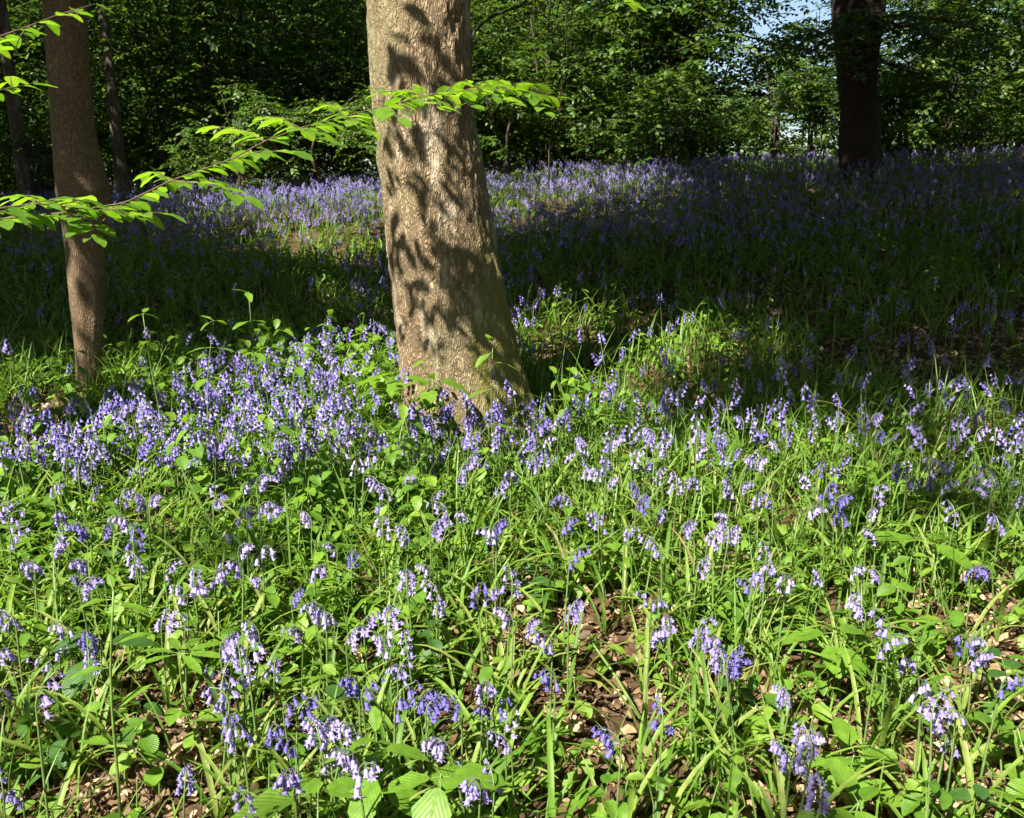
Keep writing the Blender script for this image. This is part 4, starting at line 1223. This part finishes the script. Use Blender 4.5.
def strap_grass():
    rng = np.random.default_rng(81)
    tp_near = [strap_template(L_, w, c, 7) for L_, w, c in [(.26, .010, 1.0), (.30, .011, 1.5), (.22, .009, .6), (.33, .012, 1.9), (.28, .010, 2.2), (.20, .008, 1.2), (.30, .007, .9)]]
    tp_far = [strap_template(L_, w, c, 4, False) for L_, w, c in [(.26, .012, .8), (.32, .013, 1.4), (.22, .010, .5), (.30, .013, 2.0)]]
    b = Buf()
    def put(n, d0, d1, tps, blades, gain):
        d = np.sqrt(rng.uniform(d0 ** 2, d1 ** 2, n)); x = rng.uniform(-.72, .72, n) * (d + 1.7)
        m, u, v = bare(x, d)
        dens = (1 - .88 * m) * np.interp(fbm(x * 2.2, d * 2.2, 83, 2), [.3, .6], [.35, 1.0]) * gain
        k = rng.uniform(size=n) < dens
        P = np.stack([x[k], d[k]], -1)
        P = P[trunk_clear(P)]
        P = np.repeat(P, blades, 0) + rng.normal(0, .012, (len(P) * blades, 2))
        P = np.concatenate([P, h(P[:, 0], P[:, 1])[:, None] - .008], 1)
        for j, tpl in enumerate(tps):
            q = P[j::len(tps)]
            b.inst(tpl, frames(rng.uniform(0, 6.28, len(q)), rng.normal(0, .18, len(q)), rng.normal(0, .12, len(q)), rng.uniform(.6, 1.15, len(q))), q)
    put(3500, .9, 4.3, tp_near, 5, .9)
    put(5400, 4.3, 9, tp_far, 4, .7)
    put(7000, 9, 17, tp_far, 3, .8)
    n0 = b.n
    # fine upright grass among them
    tp_fine = [strap_template(L_, w, c, 5, False) for L_, w, c in [(.30, .0042, .25), (.24, .0036, .5), (.34, .0046, .7), (.27, .004, 1.2)]]
    n = 20000
    d = np.sqrt(rng.uniform(1.0, 6.5 ** 2, n)); x = rng.uniform(-.72, .72, n) * (d + 1.7)
    m, u, v = bare(x, d)
    k = rng.uniform(size=n) < (1 - .8 * m) * np.interp(fbm(x * 1.5 + 4, d * 1.5, 103, 2), [.35, .6], [.15, 1]) * np.where(v < 380, .4, 1)
    P = trunk_clear_pts(x[k], d[k])
    for j, tpl in enumerate(tp_fine):
        q = P[j::4]
        tpl = [(V, Fs, 1, uv) for V, Fs, mm, uv in tpl]
        b.inst(tpl, frames(rng.uniform(0, 6.28, len(q)), rng.normal(0, .16, len(q)), rng.normal(0, .12, len(q)), rng.uniform(.6, 1.2, len(q))), q)
    tag(link('grass', b.mesh('grass', [M['strap'], M['grass']])), 'arching strap shaped bluebell leaves and grass over the ground', None, None, 'stuff')


strap_grass()


def plant_template(rng, hgt, nleaf, leaf, fine, w=.6, toothed=False, opposite=True, tilt=(-.5, .1)):
    b = Buf()
    pts = np.array([[rng.normal(0, .02) * t, rng.normal(0, .02) * t, hgt * t] for t in np.linspace(0, 1, 4)])
    pts[0, 2] = -.01
    tube(b, pts, np.linspace(.0024, .0014, 4), 4, 1, cap=False)
    a0 = rng.uniform(0, 6.28)
    for k in range(nleaf):
        lev = (k // 2) / max(1, (nleaf - 1) // 2)
        t = .45 + .55 * lev
        p = np.array([np.interp(t, [0, .33, .67, 1], pts[:, i]) for i in range(3)])
        yaw = a0 + (k % 2) * math.pi + (k // 2) * 1.57 + rng.normal(0, .2)
        s = leaf * rng.uniform(.75, 1.1) * (1 - .25 * lev)
        V, Fs, uv = leaf_tpl(w, rng.uniform(.05, .35), rng.uniform(.1, .4), fine, toothed)
        Mx = rotm(yaw, rng.uniform(*tilt), rng.uniform(-.3, .3), s)
        b.add(np.asarray(V) @ Mx.T + p + Mx @ np.array([0, .12, 0]), Fs, 0, uv)
    return buf_tpl(b)


def ground_cover():
    rng = np.random.default_rng(85)
    near = [plant_template(rng, rng.uniform(.06, .2), int(rng.integers(4, 9)), rng.uniform(.04, .072), True, rng.uniform(.5, .75), rng.uniform() < .4) for _ in range(8)]
    far = [plant_template(rng, rng.uniform(.1, .28), int(rng.integers(6, 10)), rng.uniform(.05, .08), False) for _ in range(6)]
    b = Buf()
    def put(n, d0, d1, tps, gain):
        d = np.sqrt(rng.uniform(d0 ** 2, d1 ** 2, n)); x = rng.uniform(-.72, .72, n) * (d + 1.7)
        m, u, v = bare(x, d)
        zone = np.where(u < 400, np.interp(v, [330, 400, 560, 640], [.8, 1, .95, .55]), np.where(u < 620, .5, .42))
        zone = np.where(v < 330, .7, zone)
        dens = (1 - .85 * m) * zone * np.interp(fbm(x * 1.7 + 9, d * 1.7, 87, 2), [.32, .6], [.2, 1.0]) * gain
        k = rng.uniform(size=n) < dens
        P = np.stack([x[k], d[k]], -1)
        P = P[trunk_clear(P)]
        P = np.concatenate([P, h(P[:, 0], P[:, 1])[:, None]], 1)
        for j, tpl in enumerate(tps):
            q = P[j::len(tps)]
            b.inst(tpl, frames(rng.uniform(0, 6.28, len(q)), rng.normal(0, .15, len(q)), rng.normal(0, .15, len(q)), rng.uniform(.7, 1.25, len(q))), q)
    tall = [plant_template(rng, rng.uniform(.22, .40), int(rng.integers(7, 12)), rng.uniform(.05, .085), True, rng.uniform(.5, .72), rng.uniform() < .5, tilt=(-.7, .0)) for _ in range(8)]
    d = np.sqrt(rng.uniform(2.6 ** 2, 5.6 ** 2, 2600)); x = rng.uniform(-.66, .1, 2600) * d
    u, v, _ = project(np.stack([x, d, h(x, d)], -1))
    k = (rng.uniform(size=2600) < .42 * np.interp(fbm(x * 1.9, d * 1.9, 111, 2), [.38, .6], [.1, 1])) & (u < 480) & (v > np.interp(u, [0, 130, 260, 340, 480], [440, 420, 380, 340, 440])) & (v < 610)
    Q = np.stack([x[k], d[k]], -1)
    a = np.concatenate([rng.uniform(-3.3, -2.2, 9), rng.uniform(-.5, .1, 7)]); rr = rng.uniform(.34, .55, 16)
    Q = Q[(np.abs(Q[:, 0] - main_base[0]) > .36) | (Q[:, 1] > main_base[1]) | (Q[:, 1] < main_base[1] - .95)]
    Q = np.concatenate([Q, np.stack([main_base[0] + .04 + rr * np.cos(a), main_base[1] + rr * np.sin(a)], -1)])
    Q = Q[trunk_clear(Q)]
    Q = np.concatenate([Q, h(Q[:, 0], Q[:, 1])[:, None]], 1)
    for j, tpl in enumerate(tall):
        q = Q[j::8]
        b.inst(tpl, frames(rng.uniform(0, 6.28, len(q)), rng.normal(0, .15, len(q)), rng.normal(0, .15, len(q)), rng.uniform(.65, 1.1, len(q))), q)
    put(4100, .95, 3.0, near, 1.0)
    put(5000, 3.0, 5.5, near, 1.0)
    put(6200, 5.5, 10, far, .85)
    put(5500, 10, 18, far, .8)
    tag(link('ground_cover', b.mesh('ground_cover', [M['cover'], M['green_stem']])), 'low green woodland plants covering the ground between bluebells', None, None, 'stuff')


ground_cover()


def leaf_litter():
    rng = np.random.default_rng(89)
    tps = []
    for i in range(7):
        V, Fs, uv = leaf_tpl(rng.uniform(.26, .68), rng.uniform(-.5, .7), rng.uniform(-.9, 1.1), True, i % 2 == 0, wave=rng.uniform(.03, .10))
        tps.append([(np.array(V) - [0, .5, 0], Fs, 0, uv)])
    b = Buf()
    n = 20000
    d = np.sqrt(rng.uniform(.8 ** 2, 8 ** 2, n)); x = rng.uniform(-.72, .72, n) * (d + 1.7)
    n2 = 6000
    m_, uu = [], []
    x2, d2 = [], []
    for a, c, ra, rb_ in PATCH:
        g = ground_at(a, c, 0)
        k = n2 // len(PATCH)
        x2.append(g[0] + rng.normal(0, ra / F * g[1] * .75, k)); d2.append(g[1] + rng.normal(0, rb_ / F * g[1] * 1.6, k))
    x = np.concatenate([x] + x2); d = np.concatenate([d] + d2)
    P = np.stack([x, d, h(x, d) + rng.uniform(.004, .022, len(x))], -1)
    for j, tpl in enumerate(tps):
        q = P[j::len(tps)]
        b.inst(tpl, frames(rng.uniform(0, 6.28, len(q)), rng.normal(0, .5, len(q)), rng.normal(0, .6, len(q)), rng.uniform(.02, .055, len(q)) * rng.uniform(.8, 1.15, len(q))), q)
    # bits of twig in the litter
    for q in P[rng.integers(0, len(P), 1500)]:
        a = rng.uniform(0, 6.28); L_ = rng.uniform(.04, .16)
        e = np.array([math.cos(a), math.sin(a), rng.normal(0, .08)]) * L_
        tube(b, [q, q + e * .5 + [0, 0, .004], q + e], [.0022, .002, .0012], 4, 1)
    tag(link('leaf_litter', b.mesh('leaf_litter', [M['litter'], M['twig']])), 'brown dead leaves and bits of twig lying on bare soil', None, None, 'stuff')


leaf_litter()

# ------------------------------------------------------------------ single leafy plants that stand out
SEED = [(298,362),(253,398),(246,418),(180,372),(127,420),(153,528),(120,538),(213,518),(280,435),(20,465),(260,475),(310,472),(388,423),(423,428),(400,462),(506,462),(729,442),(857,492),(973,448),(950,502),(700,485),
        (73,629),(63,702),(23,736),(10,759),(123,712),(137,717),(151,729),(196,709),(326,646),(323,679),(326,709),(520,563),(536,571),(426,639),(350,666),(367,672),(515,696),(480,679),(576,689),(606,642),(556,629),(483,749),(540,749),(570,745),
        (812,679),(812,697),(950,614),(872,749),(734,689),(760,690),(767,718),(689,719),(897,699),(997,669),(1000,732),(924,792),(904,772),(974,792),(126,812),(53,745),(110,560),(340,590),(640,560),(690,590),(920,640),(40,610),(205,540),(340,530),(420,545),(160,640),(900,565),(1005,560),(660,800),(600,800),(725,780),(412,424),(448,428),(482,434),(522,436),(548,428),(460,440),(430,444),(500,446),(395,436)]
rg = np.random.default_rng(95)
SEEDM = []
for i in range(10):
    tpl = plant_template(rg, rg.uniform(.12, .24), int(rg.integers(4, 8)), rg.uniform(.045, .072), True, rg.uniform(.55, .8), i % 3 == 0, tilt=(-.4, .15))
    pair = []
    for mt in ('seedling', 'seedling_dark'):
        bl, bs = Buf(), Buf()
        for V, Fs, m, uv in tpl:
            (bl if m == 0 else bs).add(V, Fs, 0, uv)
        pair.append((bs.mesh('stem', M['green_stem']), bl.mesh('leaves', M[mt])))
    SEEDM.append((pair, max(float(t[0][:, 2].max()) for t in tpl), i % 3 == 0))
seeds = []
for u, v in SEED:
    k = int(rg.integers(10)); s = float(rg.uniform(.85, 1.2))
    g = ground_at(u, v, SEEDM[k][1] * s * .85)
    if g is None: continue
    seeds.append(dict(u=u, v=v, k=k, s=s, g=g, dark=int(rg.uniform() < .25)))
byA = {}
for p in seeds: byA.setdefault((anchor_of(p['u'], p['v']), p['dark'], SEEDM[p['k']][2]), []).append(p)
for (a, dk, tooth), ps in byA.items():
    ps.sort(key=lambda p: p['u'])
    for j, p in enumerate(ps):
        lk = ('dark ' if dk else 'bright ') + ('toothed ' if tooth else 'smooth ') + 'seedling'
        p['label'] = '%s %s' % (lk, ANCH[a][2]) + (', %s from left' % ORD[j] if len(ps) > 1 else '')
for p in seeds:
    x, y = p['g'][0], p['g'][1]
    root = tag(link('leafy_seedling', None, loc=(x, y, float(h(x, y)))), p['label'], 'seedling', 'leafy seedlings among the bluebells')
    root.rotation_euler = (0, 0, float(rg.uniform(0, 6.28))); root.scale = (p['s'],) * 3
    sm, lm = SEEDM[p['k']][0][p['dark']]
    link('stem', sm, root); link('leaves', lm, root)


def special(u, v, hgt, leaves, label, name='leafy_seedling', cat='seedling', mat='seedling', stem_r=.0026, lean=(0, 0)):
    """A plant whose topmost point is seen at (u, v); leaves: (height fraction, yaw, tilt, roll, length, width, droop, toothed)."""
    g = ground_at(u, v, hgt)
    x, y = g[0] - lean[0], g[1] - lean[1]
    base = np.array([x, y, float(h(x, y))])
    root = tag(link(name, None, loc=base), label, cat)
    b = Buf()
    t = np.linspace(0, 1, 8)
    pts = np.stack([lean[0] * t ** 1.5 + .004 * np.sin(t * 7), lean[1] * t ** 1.5, hgt * t - .015 * (t == 0)], -1)
    tube(b, pts, np.linspace(stem_r, stem_r * .55, 8), 6)
    for f, yaw, tilt, roll, L_, w, droop, tooth in leaves:
        p = np.array([np.interp(f, t, pts[:, i]) for i in range(3)])
        Mx = rotm(yaw, tilt, roll, 1.0)
        e = p + Mx @ np.array([0, L_ * .22, 0])
        tube(b, [p, (p + e) / 2, e], [.0012, .001, .001], 4)
    link('stem', b.mesh('stem', M['green_stem']), root)
    for f, yaw, tilt, roll, L_, w, droop, tooth in leaves:
        p = np.array([np.interp(f, t, pts[:, i]) for i in range(3)])
        Mx = rotm(yaw, tilt, roll, 1.0)
        V, Fs, uv = leaf_tpl(w, droop, .16, True, tooth, wave=.012)
        bl = Buf()
        bl.add(np.asarray(V) * L_ @ Mx.T + p + Mx @ np.array([0, L_ * .22, 0]), Fs, 0, uv)
        link('leaf', bl.mesh('leaf', M[mat]), root)


pi = math.pi
# toothed sprig at the bottom edge, two shoots
special(375, 738, .30, [(1, .2, .5, 0, .055, .45, .05, True), (1, 2.4, .2, 0, .05, .45, .1, True), (.93, 1.6, -.15, .1, .085, .5, .2, True), (.93, -1.6, -.1, -.1, .085, .5, .2, True), (.78, 3.0, -.25, 0, .10, .6, .25, True), (.78, .1, -.2, 0, .09, .55, .2, True), (.62, 1.5, -.3, 0, .11, .62, .25, True), (.62, -1.7, -.3, 0, .11, .62, .25, True)],
        'tall toothed leaf shoot rising at the bottom beside pale flowers', 'leafy_shoot', 'shoot', stem_r=.0036)
special(440, 775, .30, [(1, 2.9, -.6, 0, .11, .62, .1, True), (.98, -1.4, -.1, .2, .10, .6, .2, True), (.98, 1.7, -.05, 0, .09, .5, .2, True), (.8, 2.8, -.2, 0, .11, .6, .25, True), (.8, -.2, .1, 0, .10, .6, .2, True)],
        'broad crinkled leaf shoot at the bottom, right of the tall toothed shoot', 'leafy_shoot', 'shoot', stem_r=.0034)
special(310, 795, .24, [(1, 1.9, -.05, 0, .12, .6, .15, True), (1, -1.2, -.1, 0, .11, .6, .15, True), (.9, .3, 0, 0, .09, .6, .2, True), (.85, 3.0, -.2, 0, .12, .6, .2, True)], 'wide bright leaf plant at the bottom edge left of the toothed shoots')
# flat leaves at right
special(925, 540, .22, [(1, 1.45, -.02, .05, .155, .55, .06, False), (1, -1.1, -.12, 0, .10, .6, .15, False), (.95, -2.2, -.25, .1, .12, .6, .2, False)], 'big flat bright leaf held level at the right', mat='seedling')
special(905, 497, .20, [(1, -1.35, .12, .1, .15, .42, .05, False), (.9, 1.8, -.2, 0, .07, .5, .2, False)], 'long narrow leaf slanting above the big flat leaf')
special(832, 634, .20, [(1, 1.5, -.12, .1, .10, .72, .2, False), (1, -1.3, -.05, -.1, .095, .75, .15, False), (.9, 3.0, -.25, 0, .09, .72, .2, False), (.85, -2.4, -.3, 0, .085, .7, .2, False)], 'round leaf pair plant under the pale flower pair at right')
special(853, 755, .18, [(1, .1, .35, 0, .075, .62, .1, False), (.95, 1.7, -.05, 0, .08, .6, .15, False), (.95, -1.5, -.05, 0, .08, .6, .15, False), (.85, 3.0, -.2, 0, .08, .6, .2, False), (.8, 2.2, -.3, 0, .07, .6, .2, False)], 'yellow green leaf rosette on litter near the bottom right')
special(857, 806, .16, [(1, 3.1, -.2, 0, .08, .65, .2, False), (1, .3, .5, 0, .08, .6, .1, False)], 'bright single leaf at the bottom edge near the right')
# by the foot of the pale trunk
special(401, 371, .40, [(1, 1.4, -.3, .1, .17, .75, .1, True), (.93, -1.5, -.1, .1, .09, .7, .2, True), (.9, 2.9, -.2, 0, .10, .7, .2, True)], 'broad lobed leaf plant left of the pale trunk foot', mat='seedling')
special(432, 379, .36, [(1, -1.3, -.35, .15, .15, .72, .15, True), (1, 1.5, -.2, 0, .12, .72, .2, True), (.9, 3.0, -.3, 0, .10, .7, .2, True), (.7, .4, 0, 0, .07, .6, .2, True)], 'broad leaf plant standing before the pale trunk foot', mat='seedling')
special(492, 345, .62, [(1, .5, .6, 0, .05, .5, .1, True), (.96, 2.3, -.3, 0, .07, .5, .3, True), (.9, -1.2, -.1, 0, .08, .5, .3, True), (.75, 1.7, -.2, 0, .08, .5, .3, True), (.55, -1.6, -.2, 0, .08, .5, .3, True), (.4, 1.5, -.2, 0, .08, .5, .3, True)], 'thin tall nettle like stem in front of the pale trunk', 'tall_stem_plant', 'plant')
special(646, 460, .26, [(1, 2.0, .25, 0, .085, .72, .1, False), (.95, -1.2, .1, 0, .06, .7, .1, False)], 'upturned bright leaf just right of centre')
# stalks in the left half
special(112, 590, .55, [(1, .6, .6, 0, .035, .4, .1, False), (.97, 2.0, .1, 0, .05, .4, .3, False), (.95, -1.6, .0, 0, .055, .4, .3, False), (.8, -1.0, .3, 0, .06, .35, .3, False), (.72, 1.9, .1, 0, .06, .4, .3, False), (.55, -.8, .5, 0, .07, .3, .2, False), (.42, 1.3, .2, 0, .07, .4, .3, False)], 'tall yellowish green stalk rising near the left edge', 'tall_stem_plant', 'plant', stem_r=.0034, lean=(.03, .02))
for i, (u, v, hh, lab) in enumerate([(142, 312, .62, 'slender whorled stalk against the dark right of the slim trunk'), (213, 318, .60, 'whorled stalk standing at the dark edge above the bank'), (248, 292, .66, 'tallest whorled stalk rising from the sunny bank'), (300, 345, .5, 'leafy stalk on the bank left of the pale trunk')]):
    special(u, v, hh, [(1, 1.5 + i, -.25, .2, .06, .42, .3, False), (1, -1.5 + i, -.1, -.2, .055, .42, .35, False), (1, .1 + i, .3, 0, .06, .42, .1, False), (.82, .6 + i, -.1, 0, .085, .45, .2, False), (.82, -2.4 + i, -.1, 0, .085, .45, .2, False), (.62, 1.9 + i, -.2, 0, .08, .45, .2, False), (.62, -1.2 + i, -.2, 0, .08, .45, .2, False)],
            lab, 'tall_stem_plant', 'plant', lean=((-.05, .06, -.03, .07)[i], .03))
for i, (u, v, L_, lab) in enumerate([(135, 750, .085, 'big curled tan dead leaf on the litter at lower left'), (772, 712, .07, 'brown dead leaf on litter left of the yellow green rosette'), (888, 742, .075, 'dark brown curled dead leaf right of the yellow green rosette'), (548, 655, .07, 'pale tan dead leaf on the central bare litter'), (985, 606, .08, 'pinkish tan dead leaf on the litter at the right edge'), (800, 775, .07, 'tan dead leaf near the bottom right below deep violet bluebell')]):
    g = ground_at(u, v, .02)
    V, Fs, uv = leaf_tpl(.62, (-.5, .5, -.4, .4, .5, -.6)[i], (.7, -.8, .9, .5, -.6, .8)[i], True, True, wave=.05)
    b = Buf(); b.add((np.asarray(V) - [0, .5, 0]) * L_, Fs, 0, uv)
    tube(b, np.array([[0, -.5, 0], [.02, -.62, .02], [.05, -.74, .02]]) * L_, [.0014, .0012, .001], 4, 0)
    o = tag(link('fallen_leaf', b.mesh('fallen_leaf', M['litter']), None, (g[0], g[1], float(h(g[0], g[1])) + .022)), lab, 'fallen leaf', 'dead leaves on the bare litter')
    o.rotation_euler = (.15, -.1, i * 1.3)
special(100, 640, .22, [(1, 1.7, -.1, 0, .10, .72, .15, True), (.95, -1.2, -.1, 0, .10, .7, .2, True), (.85, 2.9, -.3, 0, .11, .7, .2, True)], 'dark broad leaf plant beside the tall stalk at left', mat='seedling_dark')
special(180, 655, .20, [(1, k * .75 - 2.4, .05, .1, .09, .26, .15, False) for k in range(7)], 'fan of narrow bright leaves over the dark hollow at left')

# ------------------------------------------------------------------ camera, sun, sky
cam = bpy.data.cameras.new('Camera')
cam.sensor_fit = 'HORIZONTAL'; cam.sensor_width = 36; cam.lens = F / 1024 * 36
cam.clip_start = .05; cam.clip_end = 2000
co = bpy.data.objects.new('Camera', cam); col.objects.link(co)
co.location = CAM.tolist(); co.rotation_euler = (math.pi / 2 - PITCH, 0, 0)
sc.camera = co

sun = bpy.data.lights.new('Sun', 'SUN')
sun.energy = 5.0; sun.angle = math.radians(.5); sun.color = (1, .935, .81)
so = bpy.data.objects.new('Sun', sun); col.objects.link(so)
so.rotation_euler = Vector(SUN).to_track_quat('Z', 'Y').to_euler()
so.location = (0, 0, 20)

w = bpy.data.worlds.new('World'); sc.world = w; w.use_nodes = True
nt = w.node_tree
bg = nt.nodes['Background']
sky = nt.nodes.new('ShaderNodeTexSky')
sky.sky_type = 'NISHITA'; sky.sun_disc = False
sky.sun_elevation = EL; sky.sun_rotation = math.atan2(SUN[0], SUN[1]) % (2 * math.pi)
sky.dust_density = 1.0
nt.links.new(sky.outputs[0], bg.inputs[0]); bg.inputs[1].default_value = .05

sc.view_settings.view_transform = 'Standard'
sc.view_settings.look = 'None'
sc.view_settings.exposure = 1.85
sc.view_settings.gamma = 1
cy = sc.cycles
cy.max_bounces = 3; cy.diffuse_bounces = 2; cy.glossy_bounces = 2; cy.transmission_bounces = 4; cy.transparent_max_bounces = 4
cy.use_denoising = True
cy.caustics_reflective = False; cy.caustics_refractive = False
cy.use_adaptive_sampling = True; cy.adaptive_threshold = .02
